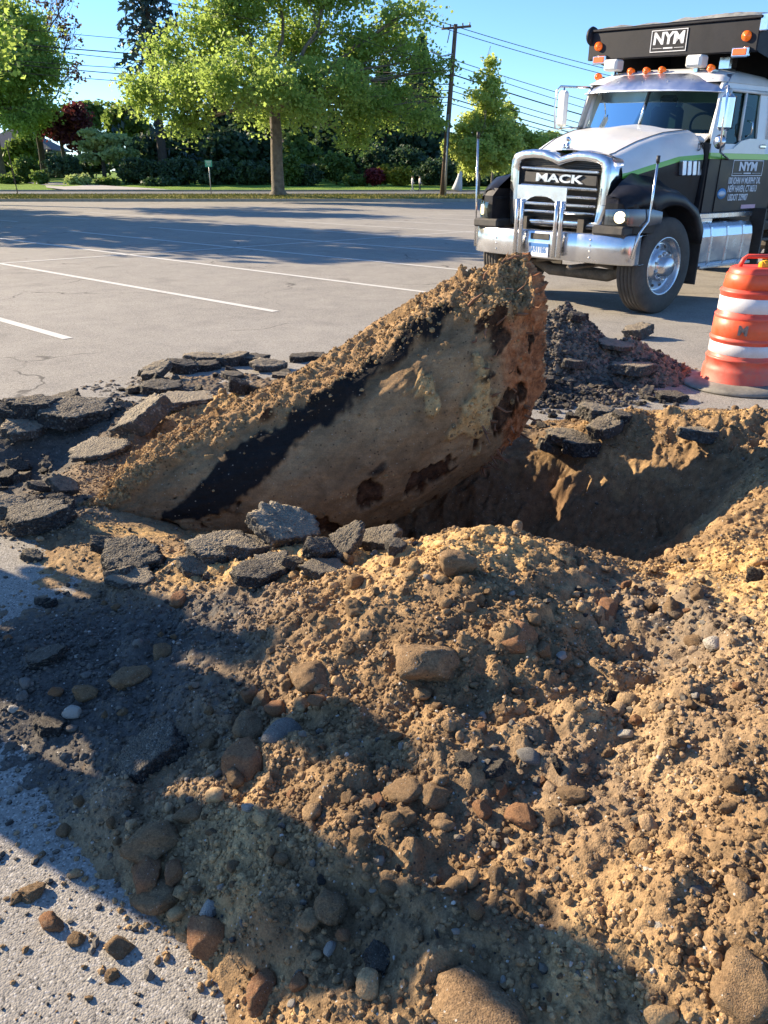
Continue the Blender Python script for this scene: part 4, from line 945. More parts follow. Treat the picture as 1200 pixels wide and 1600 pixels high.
# hood: white top, green stripe, black sides down to the wings
def hood_row(x, n_extra=0):
    k = (x+.85)/1.15                                   # 0 at the cab .. 1 at the nose
    zt = itp(k, [0, .35, .7, .9, 1], [2.035, 1.99, 1.885, 1.79, 1.735]); ye = itp(k, [0, .5, 1], [.94, .85, .72])
    zs = itp(k, [0, .35, .7, 1], [1.745, 1.715, 1.62, 1.53])                              # stripe top
    ze = itp(k, [0, .5, 1], [1.87, 1.82, 1.64])
    pts = [(0, zt), (.22, zt-.005), (.40, zt-.02), (ye*.74, lerp(zt, ze, .22)), (ye*.87, lerp(zt, ze, .5)), (ye*.955, ze-.02), (ye*1.0, lerp(ze, zs, .55)), (ye*1.02, zs), (ye*1.025, zs-.055), (ye*1.02, zs-.15), (ye*1.0, 1.28), (ye*.97, 1.0)]
    # centre ridge and two shoulder creases
    pts = [(y, z+(.012 if abs(y) < .01 else 0)-(.010 if i == 2 else 0)) for i, (y, z) in enumerate(pts)]
    return [(x, y, z) for y, z in pts]
mb = MB(); xs = np.linspace(-.85, .34, 16); rows = [hood_row(x) for x in xs]
def mf(i, k): return 0 if k < 7 else (1 if k == 7 else 2)
mb.loft(rows, mfun=mf); mb.loft([[(x, -y, z) for x, y, z in r] for r in rows], mfun=mf, flip=True)
hood = T('hood', mb, ['white', 'green', 'black'])
for s in (1, -1):                                                    # shoulder seams
    mb = MB(); mb.tube([Vector(hood_row(x)[3])*1+Vector((0, 0, .002)) if s > 0 else Vector((hood_row(x)[3][0], -hood_row(x)[3][1], hood_row(x)[3][2]+.002)) for x in xs], .004, 5); T('hood_seam', mb, 'dark', hood)

# wings (fenders) wrapped round the wheel
def wing(s):
    mb = MB(); rows = []
    for x in np.linspace(.70, -.66, 34):
        zt = itp(x, [-.66, -.5, -.2, .15, .45, .65, .8], [.96, 1.17, 1.33, 1.39, 1.37, 1.27, 1.16]); d2 = .64**2-(x+.02)**2
        za = .56+math.sqrt(max(d2, 0)) if d2 > 0 else .70
        za = min(za, zt-.07); za = max(za, .74 if x < 0 else .86)
        if x > .36: za = max(za, min(1.17, zt-.06))
        yo = itp(x, [-.66, .3, .55, .8], [1.22, 1.22, 1.17, 1.02]); yh = itp(x, [-.66, .1, .36, .8], [.88, .72, .80, .85]); zh = zt+itp(x, [-.66, 0, .3, .5, .8], [.18, .20, .13, .07, .02])
        rows.append([(x, s*yh, zh), (x, s*lerp(yh, yo, .35), zt+.06), (x, s*lerp(yh, yo, .7), zt+.035), (x, s*(yo-.07), zt), (x, s*(yo-.015), zt-.03), (x, s*yo, zt-.075), (x, s*yo, lerp(zt-.075, za, .5)), (x, s*(yo-.003), za), (x, s*(yo-.04), za), (x, s*(yo-.35), za+.02)])
    mb.loft(rows); o = T('wing', mb, 'black'); return o
wings = {s: wing(s) for s in (1, -1)}
for s in (1, -1):                                                    # front corner with headlamp
    mb = MB(); A = [(.40, .80), (.735, .85), (.72, 1.0), (.60, 1.15), (.32, 1.215)]
    rows = [[(x, s*y, z) for x, y in A] for z in (.90, .985, 1.16, 1.22)]
    rows.append([(x-.05, s*(y-.04), 1.30) for x, y in A]); mb.loft(rows, smooth=False); T('headlamp_panel', mb, 'black')
    mb = MB(); B = [(.765, .885), (.755, .97), (.69, 1.09), (.60, 1.168), (.45, 1.205), (.30, 1.228)]
    zb = [.985, .98, .978, .976, .98, 1.0]; ztp = [1.15, 1.16, 1.165, 1.165, 1.16, 1.13]
    out = [[(x, s*y, zb[i]) for i, (x, y) in enumerate(B)], [(x+.012, s*(y+.012), lerp(zb[i], ztp[i], .5)) for i, (x, y) in enumerate(B)], [(x, s*y, ztp[i]) for i, (x, y) in enumerate(B)]]
    mb.loft(out); hl = T('headlamp', mb, 'lensfront')
    mb = MB(); back = [[(x-.03, s*(y-.03), z) for x, y, z in r] for r in out]; mb.loft(back); T('lamp_reflector', mb, 'refl', hl)
    mb = MB(); mb.lathe([(.001, .0), (.05, .004), (.058, .0), (.062, -.02)], n=20); o = T('lamp_bulb', mb, 'lamp', hl); o.location = (.722, s*1.045, lz(s*1.045, 1.07)); o.rotation_euler = Euler((0, math.pi/2, s*math.radians(38)), 'XYZ')
    mb = MB(); mb.lathe([(.001, .0), (.038, .003), (.046, -.015)], n=18); o = T('side_lamp', mb, 'orange', hl); o.location = (.53, s*1.185, lz(s*1.18, 1.06)); o.rotation_euler = Euler((0, math.pi/2, s*math.radians(65)), 'XYZ')
    mb = MB(); mb.box((.62, s*.93, 1.0-.075), (.3, .42, .10), bev=.02); T('lower_valance', mb, 'dark')

# grille surround with its heart-shaped dip
def surr(k, n=6):
    """closed outline (y,z); k scales the outer edge"""
    r = [(-.70, .91), (-.735, 1.2), (-.74, 1.52), (-.73, 1.62), (-.69, 1.68), (-.58, 1.715), (-.42, 1.735), (-.27, 1.735), (-.12, 1.705), (0, 1.665)]
    r = r+[(-y, z) for y, z in r[::-1][1:]]; return r
outer = surr(1)
inner = [(-.585, .985), (-.60, 1.2), (-.61, 1.48), (-.61, 1.57), (-.585, 1.61), (-.50, 1.63), (-.38, 1.64), (-.24, 1.637), (-.11, 1.61), (0, 1.575)]; inner = inner+[(-y, z) for y, z in inner[::-1][1:]]
back = [(y*.965, lerp(z, 1.25, .02)) for y, z in outer]
rows = [[(.27, y, z) for y, z in back], [(.42, y*1.0, z) for y, z in [(y*.965, z+.0) for y, z in outer]], [(.535, y, z) for y, z in outer], [(.56, y*.985, lerp(z, 1.25, .02)) for y, z in outer], [(.56, y*1.015, lerp(z, 1.25, -.015)) for y, z in inner], [(.545, y, z) for y, z in inner], [(.47, y, z) for y, z in inner]]
mb = MB(); mb.loft(rows, closed=True); gs = T('grille_surround', mb, 'chrome')
mb = MB(); mb.add([(.475, y*1.01, z) for y, z in inner], [tuple(range(len(inner)))]); 
gb = T('grille_mesh', mb, 'dark')
mb = MB()
for z in np.arange(1.0, 1.62, .021): mb.tube([(.482, -.575, z), (.482, .575, z)], .0035, 4)
for y in np.arange(-.57, .58, .021): mb.tube([(.484, y, .99), (.484, y, 1.56)], .003, 4)
T('grille_wires', mb, 'dark', gb)
for z, h in ((1.53, .028), (1.345, .03), (1.25, .028), (1.16, .028), (1.075, .028)):
    mb = MB(); mb.box((.535, 0, z), (.05, 1.15, h), bev=.012); T('grille_bar', mb, 'alu')
mb = MB(); mb.box((.512, 0, 1.438), (.02, 1.08, .12), bev=.01); T('name_plate', mb, 'dark')
text_mesh('grille_lettering', 'MACK', .118, MT['alu'], TK, (.53, 0, 1.437), (math.pi/2, .042, math.pi/2), .012, 2.1, .004)

# bumper, guard, plate
mb = MB(); prof = [(-1.225, .55), (-1.20, .64), (-1.08, .715), (-.8, .76), (-.4, .775), (0, .78)]; prof = prof+[(-y, x) for y, x in prof[::-1][1:]]
rows = [[(x-.10, y, .575) for y, x in prof], [(x-.012, y, .572) for y, x in prof], [(x, y, .585) for y, x in prof], [(x, y, .868) for y, x in prof], [(x-.014, y, .882) for y, x in prof], [(x-.13, y*.99, .884) for y, x in prof]]
mb.loft(rows); bump = T('bumper', mb, 'chrome')
bump_s = bump.modifiers.new('thick', 'SOLIDIFY'); bump_s.thickness = .006
for s in (-1, 1):
    for (y, z) in ((.72, .82), (.72, .76), (.72, .70), (.72, .63)):
        mb = MB(); mb.lathe([(.012, -.004), (.011, .004), (.001, .006)], c=(.765, s*y, z), axis='x', n=8); T('bumper_bolt', mb, 'alu', bump)
mb = MB(); mb.box((.775, 0, .815), (.02, .30, .075), bev=.01); T('tow_slot', mb, 'dark', bump)
mb = MB(); mb.box((.787, 0, .665), (.008, .305, .155), 0, bev=.003); pl = T('license_plate', mb, 'plate')
mb = MB(); mb.box((.792, 0, .722), (.004, .30, .038)); T('plate_band', mb, 'blue', pl)
text_mesh('plate_lettering', 'A91186', .095, MT['blue'], pl, (.7925, 0, .665), ROT_FRONT, .001, .78, .001)
for y in (-.30, .30):
    mb = MB()
    for dy in (-.038, .038): mb.tube([(.83, y+dy, .60), (.83, y+dy, 1.20), (.83, y+dy, 1.215)], [.026, .026, .012], 12)
    mb.box((.815, y, .72), (.03, .12, .24), bev=.008); T('guard_post', mb, 'alu')
mb = MB(); o_ = [(-.37, 1.12), (-.37, 1.36), (.37, 1.36), (.37, 1.12), (.26, 1.12)]+[(.26*math.cos(a), 1.12+.14*math.sin(a)) for a in np.linspace(.3, math.pi-.3, 9)]+[(-.26, 1.12)]
mb.prism(o_, .808, .816); T('guard_plate', mb, 'alu')
for s in (-1, 1):                                                    # corner marker rods
    mb = MB(); rod = [(.66, s*1.215, .64), (.62, s*1.235, .90), (.50, s*1.25, 1.03), (.50, s*1.26, 1.25), (.50, s*1.27, 1.66)] if s > 0 else [(.62, s*1.24, .62), (.62, s*1.25, 1.2), (.61, s*1.28, 1.83)]
    mb.tube(rod, .013, 8); r_ = T('marker_rod', mb, 'alu'); mb = MB(); e = Vector(rod[-1]); mb.tube([e, e+Vector((0, 0, .07))], .019, 8); T('rod_tip', mb, 'dark', r_)
# ornament: a small crouching metal dog shape
mb = MB(); bm_pts = [((.44, 0, 1.755), .035), ((.42, 0, 1.80), .028), ((.405, 0, 1.835), .032), ((.43, 0, 1.862), .024), ((.45, 0, 1.868), .012)]
mb.tube([p for p, r in bm_pts], [r for p, r in bm_pts], 10); mb.tube([(.47, .022, 1.75), (.445, .025, 1.80)], [.011, .013], 6); mb.tube([(.47, -.022, 1.75), (.445, -.025, 1.80)], [.011, .013], 6); mb.box((.42, 0, 1.748), (.13, .07, .02), bev=.005)
T('hood_ornament', mb, 'chrome')
for s in (1, -1):                                                    # side vents: four slanted chrome louvres
    mb = MB()
    for k in range(4):
        x = -.46-k*.105; sl = [(x, 1.675), (x-.075, 1.68), (x-.10, 1.52), (x-.025, 1.515)]; mb.prism([(a, b) for a, b in sl], s*.90, s*.955, axis='y')
    T('hood_vent', mb, 'steelvisor', bevel=.008)
text_mesh('unit_number', 'D9', .11, MT['dark'], TK, (-.80, .935, lz(.93, 1.815)), (math.pi/2-.12, 0, math.pi), .001, .9, .001)

# cab
XB = -2.45
mb = MB(); side = [(-.86, 1.0), (-.86, 1.75), (-.86, 1.90)]
def cabside(s, z0, z1, y0, y1, x0, x1, mi): return mb.add([(x0, s*y0, z0), (x1, s*y0, z0), (x1, s*y1, z1), (x0, s*y1, z1)], [(0, 1, 2, 3)], mi)
cab = MB(); xf = -.90
for s in (1, -1):
    lv = [(1.00, .98), (1.08, .995), (1.70, 1.0), (1.765, 1.0), (1.86, .995)]
    for i in range(len(lv)-1):
        z0, y0 = lv[i]; z1, y1 = lv[i+1]; mi = 2 if i < 2 else (1 if i == 2 else 0)
        cab.add([(xf, s*y0, z0), (XB, s*y0, z0), (XB, s*y1, z1), (xf, s*y1, z1)], [(0, 1, 2, 3)], mi)
    # front corner between hood and door
    cab.add([(xf, s*.98, 1.0), (xf, s*.995, 1.86), (xf+.02, s*.90, 1.88), (xf+.02, s*.80, 1.0)], [(0, 1, 2, 3)], 2)
    # pillars and window frame: dark window opening with curved low front corner
    cab.add([(-.90, s*.995, 1.86), (-1.10, s*.995, 1.86), (-1.17, s*.94, 2.42), (-1.04, s*.93, 2.44)], [(0, 1, 2, 3)], 0)          # A pillar
    cab.add([(-1.90, s*.995, 1.86), (XB, s*.995, 1.86), (XB, s*.94, 2.45), (-1.90, s*.94, 2.44)], [(0, 1, 2, 3)], 0)
    cab.add([(-1.04, s*.93, 2.44), (XB, s*.94, 2.45), (XB, s*.93, 2.52), (-1.08, s*.92, 2.51)], [(0, 1, 2, 3)], 0)
cab.add([(XB, -.99, 1.0), (XB, .99, 1.0), (XB, .99, 1.86), (XB, -.99, 1.86)], [(0, 1, 2, 3)], 2)
cab.add([(XB, -.99, 1.86), (XB, .99, 1.86), (XB, .99, 2.0), (XB, -.99, 2.0)], [(0, 1, 2, 3)], 0)
cab.add([(XB, -.99, 2.35), (XB, .99, 2.35), (XB, .94, 2.5), (XB, -.94, 2.5)], [(0, 1, 2, 3)], 0)
for s in (1, -1): cab.add([(XB, s*.45, 2.0), (XB, s*.99, 2.0), (XB, s*.97, 2.35), (XB, s*.45, 2.35)], [(0, 1, 2, 3)], 0)
cab.add([(xf, -.99, 1.02), (xf, .99, 1.02), (XB, .99, 1.02), (XB, -.99, 1.02)], [(0, 1, 2, 3)], 2)
cab.add([(xf+.04, -.93, 1.88), (xf+.04, .93, 1.88), (xf-.05, .93, 1.95), (xf-.05, -.93, 1.95)], [(0, 1, 2, 3)], 0)
cabo = T('cab', cab, ['white', 'green', 'black']); so = cabo.modifiers.new('thick', 'SOLIDIFY'); so.thickness = .03; so.offset = 0
# roof, rounded
mb = MB(); rows = []
for x, zt, k in ((-1.05, 2.50, .96), (-1.12, 2.60, .95), (-1.3, 2.66, .95), (-1.7, 2.68, .95), (-2.1, 2.66, .95), (-2.35, 2.60, .94), (-2.46, 2.50, .92)):
    rows.append([(x, y*k, lerp(2.50, zt, q)) for y, q in ((-1.0, 0), (-.975, .35), (-.9, .65), (-.72, .88), (-.4, 1), (0, 1.03), (.4, 1), (.72, .88), (.9, .65), (.975, .35), (1.0, 0))])
mb.loft(rows); T('roof', mb, 'white')
# visor
mb = MB(); rows = []
for x, z in ((-.86, 2.405), (-.865, 2.42), (-1.10, 2.60), (-1.13, 2.605)):
    rows.append([(x-.16*(abs(y)/1.0)**3, y*(1.0 if x > -1 else .93), z-.02*abs(y)**3) for y in np.linspace(-.99, .99, 17)])
mb.loft(rows); v = T('sun_visor', mb, 'steelvisor'); so = v.modifiers.new('thick', 'SOLIDIFY'); so.thickness = .008
for y in (-.8, -.45, -.1, .25, .6, .85): mb = MB(); mb.lathe([(.012, 0), (.008, .005), (.001, .006)], c=(-.98, y, 2.52), n=8); T('visor_rivet', mb, 'alu', v)
# windscreen: two panes and divider
def ws(y, t):     # t 0 bottom 1 top
    return Vector((lerp(-.86, -1.05, t)-.12*abs(y)**2.5, y*lerp(.93, .90, t), lerp(1.955, 2.47, t)-.05*(1-t)*abs(y)**3))
for a, b in ((-1, -.012), (.012, 1)):
    mb = MB(); mb.loft([[ws(y, t) for y in np.linspace(a, b, 9)] for t in np.linspace(0, 1, 5)]); T('windscreen', mb, 'glass')
mb = MB(); mb.tube([ws(0, 0)+Vector((.01, 0, 0)), ws(0, 1)+Vector((.01, 0, 0))], .016, 8); T('windscreen_divider', mb, 'alu')
mb = MB(); mb.tube([ws(-1, 0), ws(-1, 1)], .03, 8); T('pillar', mb, 'white')
mb = MB(); mb.tube([ws(1, 0), ws(1, 1)], .03, 8); T('pillar', mb, 'white')
mb = MB(); mb.tube([ws(y, 0)+Vector((.0, 0, -.01)) for y in np.linspace(-1, 1, 15)], .018, 6); T('windscreen_seal', mb, 'dark')
for a, b in (((.0, -.30, 0), (.0, -.78, .10)), ((0, .55, 0), (0, .08, .08))):
    mb = MB(); p = ws(a[1], 0)+Vector((.03, 0, -.02)); q = ws(b[1], b[2])+Vector((.02, 0, 0)); mb.tube([p, q], .008, 6); mb.tube([q+Vector((0, -.2, -.012)), q+Vector((0, .2, .02))], .007, 5); T('wiper', mb, 'dark')
# interior
mb = MB(); mb.box((-1.25, 0, 1.82), (.55, 1.84, .20), bev=.05); T('dashboard', mb, 'dark')
for y in (-.5, .5):
    mb = MB(); mb.box((-1.95, y, 1.65), (.5, .5, .16), bev=.05); mb.box((-2.2, y, 2.0), (.14, .48, .6), bev=.05); mb.box((-2.2, y, 2.36), (.10, .26, .16), bev=.04); T('seat', mb, 'seat')
mb = MB(); wc = Vector((-1.58, .5, 2.0)); mb.tube([wc+Vector((-.22*math.sin(.5)*math.cos(a)*-1, .22*math.sin(a), .22*math.cos(a)*math.cos(.5))) for a in np.linspace(0, 2*math.pi, 25)], .015, 6, cap=False); mb.tube([wc, (-1.3, .5, 1.85)], .02, 6); mb.box(wc, (.02, .4, .03)); T('steering_wheel', mb, 'dark')
# door
for s in (1, -1):
    mb = MB(); yy = 1.004
    o_ = [(-1.14, 1.08), (-1.14, 1.70), (-2.12, 1.70), (-2.12, 1.08)]; mb.prism(o_, s*(yy-.012), s*(yy+.018), 1, axis='y')
    o_ = [(-1.14, 1.703), (-2.12, 1.703), (-2.12, 1.762), (-1.14, 1.762)]; mb.prism(o_, s*(yy-.012), s*(yy+.020), 2, axis='y')
    o_ = [(-1.14, 1.765), (-2.12, 1.765), (-2.12, 1.93), (-1.70, 1.93), (-1.52, 1.90), (-1.36, 1.815), (-1.14, 1.80)]; mb.prism(o_, s*(yy-.012), s*(yy+.018), 0, axis='y')
    door = T('door', mb, ['white', 'black', 'green'])
    mb = MB(); mb.loft([[(-1.12, s*.985, 1.80), (-1.36, s*.985, 1.815), (-1.52, s*.985, 1.90), (-2.10, s*.985, 1.93)], [(-1.17, s*.96, 2.1), (-1.4, s*.96, 2.1), (-1.6, s*.96, 2.1), (-2.10, s*.96, 2.1)], [(-1.19, s*.94, 2.42), (-1.4, s*.94, 2.42), (-1.6, s*.94, 2.42), (-2.10, s*.94, 2.42)]]); T('door_window', mb, 'glass', door)
    mb = MB(); mb.tube([(-1.15, s*1.01, 1.80), (-1.20, s*.965, 2.42)], .022, 6); mb.tube([(-1.20, s*.965, 2.425), (-2.14, s*.965, 2.425)], .02, 6); mb.tube([(-2.13, s*1.0, 1.93), (-2.13, s*.965, 2.42)], .03, 6); mb.tube([(-1.52, s*.99, 1.90), (-1.56, s*.96, 2.42)], .02, 6); T('window_frame', mb, 'white', door)
    mb = MB(); mb.tube([(-1.62, s*1.0, 1.95), (-1.62, s*1.07, 1.98), (-1.62, s*1.07, 2.1), (-1.62, s*1.0, 2.12)], .011, 6); T('grab_handle', mb, 'chrome')
    mb = MB(); mb.box((-2.02, s*1.03, 1.85), (.13, .03, .04), bev=.01); T('door_handle', mb, 'chrome', door)
    if s > 0: LD = door
yS = 1.0245
def frame_rect(name, c, w, h, t, mat, rotfront=False, parent=TK, d=.003):
    mb = MB()
    for (a, b, ww, hh) in ((0, h/2, w+t, t), (0, -h/2, w+t, t), (w/2, 0, t, h-t), (-w/2, 0, t, h-t)):
        if rotfront: mb.box((c[0], c[1]+a, c[2]+b), (d, ww, hh))
        else: mb.box((c[0]+a, c[1], c[2]+b), (ww, d, hh))
    return T(name, mb, mat, parent)
frame_rect('sign_border', (-1.77, yS, 1.605), .70, .17, .008, 'letter', parent=LD)
text_mesh('door_lettering', 'NYM', .135, MT['letter'], LD, (-1.77, yS, lz(1, 1.618)), ROT_SIDE, .002, 1.45, .006)
mb = MB(); mb.box((-1.77, yS, 1.547), (.17, .003, .014)); mb.box((-1.55, yS, 1.547), (.2, .003, .004)); mb.box((-1.99, yS, 1.547), (.2, .003, .004)); T('lettering_bar', mb, 'letter', LD)
text_mesh('address_lettering', '100 JOHN W MURPHY DR.', .105, MT['letter'], LD, (-1.74, yS, lz(1, 1.455)), ROT_SIDE, .0015, .62, .0015)
text_mesh('town_lettering', 'NEW HAVEN, CT 06513', .105, MT['letter'], LD, (-1.72, yS, lz(1, 1.355)), ROT_SIDE, .0015, .62, .0015)
text_mesh('number_lettering', 'USDOT 329907', .105, MT['letter'], LD, (-1.64, yS, lz(1, 1.245)), ROT_SIDE, .0015, .66, .0015)
mb = MB(); mb.lathe([(.10, 0), (.10, .003), (.001, .004)], n=24); o = T('oval_sticker', mb, 'bsti'); o.location = (-1.26, yS, lz(1, 1.30)); o.rotation_euler = (-math.pi/2, 0, 0); o.scale = (.95, .62, 1)
mb = MB(); mb.lathe([(.078, 0), (.078, .002), (.001, .0025)], n=24); o = T('sticker_ring', mb, 'letter'); o.location = (-1.26, yS+.0015, lz(1, 1.30)); o.rotation_euler = (-math.pi/2, 0, 0); o.scale = (.95, .42, 1)
mb = MB(); mb.box((-1.02, 1.004, 1.24), (.11, .004, .125)); st = T('square_sticker', mb, 'letter'); mb = MB(); mb.box((-1.02, 1.008, 1.24), (.09, .004, .10)); T('sticker_field', mb, 'stick', st)
mb = MB(); mb.box((-1.93, yS, 1.125), (.34, .003, .05)); T('pink_label', mb, 'pink', LD)
# mirrors
mb = MB(); mb.tube([(-1.0, 1.0, 2.42), (-.72, 1.2, 2.43), (-.62, 1.27, 2.42), (-.60, 1.28, 2.35), (-.62, 1.28, 1.9), (-.66, 1.27, 1.78), (-1.3, 1.02, 1.70)], .013, 8); r_ = T('mirror_arm', mb, 'chrome')
mb = MB(); mb.box((-.65, 1.27, 2.17), (.09, .16, .36), bev=.035); T('mirror', mb, 'chrome', r_); mb = MB(); mb.box((-.70, 1.27, 2.17), (.01, .14, .32)); T('mirror_glass', mb, 'dark', r_)
mb = MB(); mb.lathe([(.001, .02), (.05, .012), (.075, -.01), (.001, -.02)], c=(-.64, 1.25, 1.88), axis='x', n=18); T('round_mirror', mb, 'chrome', r_)
mb = MB(); mb.tube([(-1.05, -.93, 2.47), (-.72, -1.15, 2.47), (-.70, -1.19, 2.42), (-.70, -1.21, 2.22), (-.70, -1.17, 1.98), (-.74, -1.10, 1.97)], .014, 8); r_ = T('mirror_arm', mb, 'chrome')
mb = MB(); mb.box((-.70, -1.07, 2.21), (.08, .15, .42), bev=.03); T('mirror', mb, 'white', r_); mb = MB(); mb.tube([(-.70, -1.07, 1.97), (-.70, -1.07, 2.46)], .012, 6); mb.tube([(-1.0, -.95, 2.0), (-.70, -1.1, 1.98)], .012, 6); T('mirror_bracket', mb, 'chrome', r_)
# roof lamps
for y in (-.90, -.40, -.17, .05, .70):
    mb = MB(); mb.lathe([(.035, -.05), (.042, 0), (.036, .02), (.001, .03)], c=(-1.14, y, 2.645 if abs(y) < .8 else 2.60), axis='x', n=14); o = T('marker_lamp', mb, 'orange')
    mb = MB(); mb.box((-1.20, y, 2.625 if abs(y) < .8 else 2.58), (.14, .07, .05), bev=.015); T('lamp_base', mb, 'alu', o)
for y in (-.68, .50):
    mb = MB(); mb.box((-1.16, y, 2.72), (.16, .21, .13), bev=.02); o = T('work_lamp', mb, 'white'); mb = MB(); mb.box((-1.078, y, 2.72), (.01, .16, .085), bev=.008); T('lamp_lens', mb, 'lens', o); mb = MB(); mb.box((-1.18, y, 2.64), (.05, .05, .06)); T('lamp_foot', mb, 'alu', o)
mb = MB(); mb.box((-1.75, .55, 2.74), (.16, .17, .16), bev=.02); T('roof_box', mb, 'alu')
# wheels
def wheel(s, x, y, dual=False):
    mb = MB(); w = .15; R = .525
    pr = [(.30, w*.85), (.335, w*.98), (.42, w*1.03), (.49, w*.95), (.512, w*.84)]
    tread = []
    for k in range(5):
        a = lerp(w*.80, -w*.80, k/5); b = lerp(w*.80, -w*.80, (k+1)/5); tread += [(R, a-.006), (R, b+.010), (R-.014, b+.008), (R-.014, b-.002)]
    pr = pr+tread[:-2]+[(.512, -w*.84), (.49, -w*.95), (.42, -w*1.03), (.335, -w*.98), (.30, -w*.85)]
    mb.lathe([(r, s*h) for r, h in pr], c=(0, 0, 0), axis='y', n=64); t = T('wheel', mb, 'rubber'); t.location = (x, y, R)
    mb = MB(); wv = [(.318, .125), (.322, .14), (.305, .142), (.29, .12), (.282, .07), (.262, .05), (.235, .058), (.18, .085), (.172, .11), (.13, .115), (.115, .12), (.11, .19), (.085, .215), (.001, .22)]
    mb.lathe([(r, s*h) for r, h in wv], axis='y', n=48); mb.lathe([(.30, s*.12), (.29, -s*.14)], axis='y', n=40); T('rim', mb, 'chrome', t)
    mb = MB()
    for k in range(10):
        a = 2*math.pi*k/10; c = (math.cos(a)*.215, 0, math.sin(a)*.215); mb.lathe([(.022, s*.064), (.022, s*.072), (.001, s*.0725)], c=c, axis='y', n=12)
    T('hand_hole', mb, 'dark', t)
    for k in range(10):
        a = 2*math.pi*(k+.5)/10; mb = MB(); mb.lathe([(.017, s*.10), (.017, s*.135), (.012, s*.15), (.001, s*.152)], c=(math.cos(a)*.143, 0, math.sin(a)*.143), axis='y', n=6, smooth=False); T('lug_nut', mb, 'chrome', t)
    return t
for s in (1, -1):
    wheel(s, 0, s*1.055)
    for x in (-4.6, -5.95): wheel(s, x, s*1.05)
# underside
mb = MB(); mb.tube([(0, -.95, .52), (0, -.75, .48), (0, -.45, .36), (0, .45, .36), (0, .75, .48), (0, .95, .52)], .075, 10); T('front_axle', mb, 'chassis')
mb = MB()
for s in (1, -1): mb.box((-3.2, s*.43, .88), (7.6, .09, .27)); mb.box((.1, s*.43, .50), (1.3, .08, .05), bev=.02)
mb.box((.45, 0, .72), (.12, .8, .22)); mb.box((-.5, 0, .75), (.9, .6, .5), bev=.1); mb.box((-4.6, 0, .52), (.25, 1.8, .25), bev=.06); mb.box((-5.95, 0, .52), (.25, 1.8, .25), bev=.06)
T('frame', mb, 'chassis')
mb = MB(); mb.tube([(.3, .75, .5), (.25, .1, .56), (.35, -.5, .5), (.32, -.8, .45)], .035, 8); T('steering_rod', mb, 'chassis')
for s in (1, -1):
    mb = MB(); mb.box((-.70, s*1.02, .58), (.02, .34, .62), bev=.006); T('mud_flap', mb, 'rubber')
    mb = MB(); mb.box((-.45, s*.72, .95), (1.0, .06, .75)); T('inner_panel', mb, 'dark')
# fuel tank, steps
for s in (1,):
    mb = MB(); cs = [(s*(.86+.28*math.cos(a)*(1 if abs(math.cos(a)) < .6 else 1)), .70+.27*math.sin(a)) for a in np.linspace(0, 2*math.pi, 28, endpoint=False)]
    cs = [(.58, .44), (.60, .42), (1.08, .42), (1.135, .46), (1.15, .52), (1.15, .80), (1.13, .90), (1.08, .955), (.62, .96), (.58, .94)]
    mb.prism(cs, -1.93, -.76); ft = T('fuel_tank', mb, 'chrome', bevel=.02)
    for x in (-.98, -1.34, -1.70): mb = MB(); mb.prism([(y*1.0+(.006 if y > .8 else 0), z+(.006 if z > .7 else -.006)) for y, z in cs], x-.02, x+.02); T('tank_strap', mb, 'alu', ft)
    mb = MB(); mb.box((-1.35, 1.16, .46), (1.15, .05, .035), bev=.008); T('tank_step', mb, 'alu', ft)
    mb = MB(); mb.box((-1.5, 1.0, 1.03), (1.25, .05, .07), bev=.01); mb.box((-1.02, .985, .99), (.3, .06, .12), bev=.01); T('cab_sill', mb, 'alu')
    mb = MB()
    for z in (.5, .72, .93): mb.box((-2.35, 1.1, z), (.5, .2, .03))
    for x in (-2.08, -2.62): mb.box((x, 1.1, .75), (.03, .2, .7))
    T('side_step', mb, 'dark')
# dump box with cab shield
mb = MB(); Z0, Z1 = 2.80, 3.12
mb.box((-1.29, 0, (Z0+Z1)/2), (.06, 2.32, Z1-Z0), bev=.012)
mb.box((-1.28, 0, Z1+.012), (.09, 2.36, .03), bev=.008)
mb.box((-2.25, 0, Z1-.10), (1.86, 2.28, .04))
for s in (1, -1): mb.add([(-1.32, s*1.15, Z0), (-1.32, s*1.15, Z1), (-3.1, s*1.15, Z1), (-3.1, s*1.15, Z0-.3)], [(0, 1, 2, 3)])
for x in (-1.6, -2.1, -2.6): mb.box((x, 0, Z1-.15), (.07, 2.2, .08))
T('cab_shield', mb, 'box')
mb = MB(); mb.box((-3.12, 0, 2.05), (.06, 2.3, 2.1)); 
for s in (1, -1):
    mb.box((-5.5, s*1.2, 2.2), (4.8, .06, 1.9))
    for x in np.arange(-3.6, -7.8, -.7): mb.box((x, s*1.26, 2.2), (.09, .07, 1.85))
    mb.box((-5.5, s*1.22, 3.17), (4.85, .14, .09))
mb.box((-5.5, 0, 1.25), (4.8, 2.3, .08)); mb.box((-7.9, 0, 2.2), (.06, 2.3, 1.9)); T('dump_box', mb, 'box', bevel=.008)
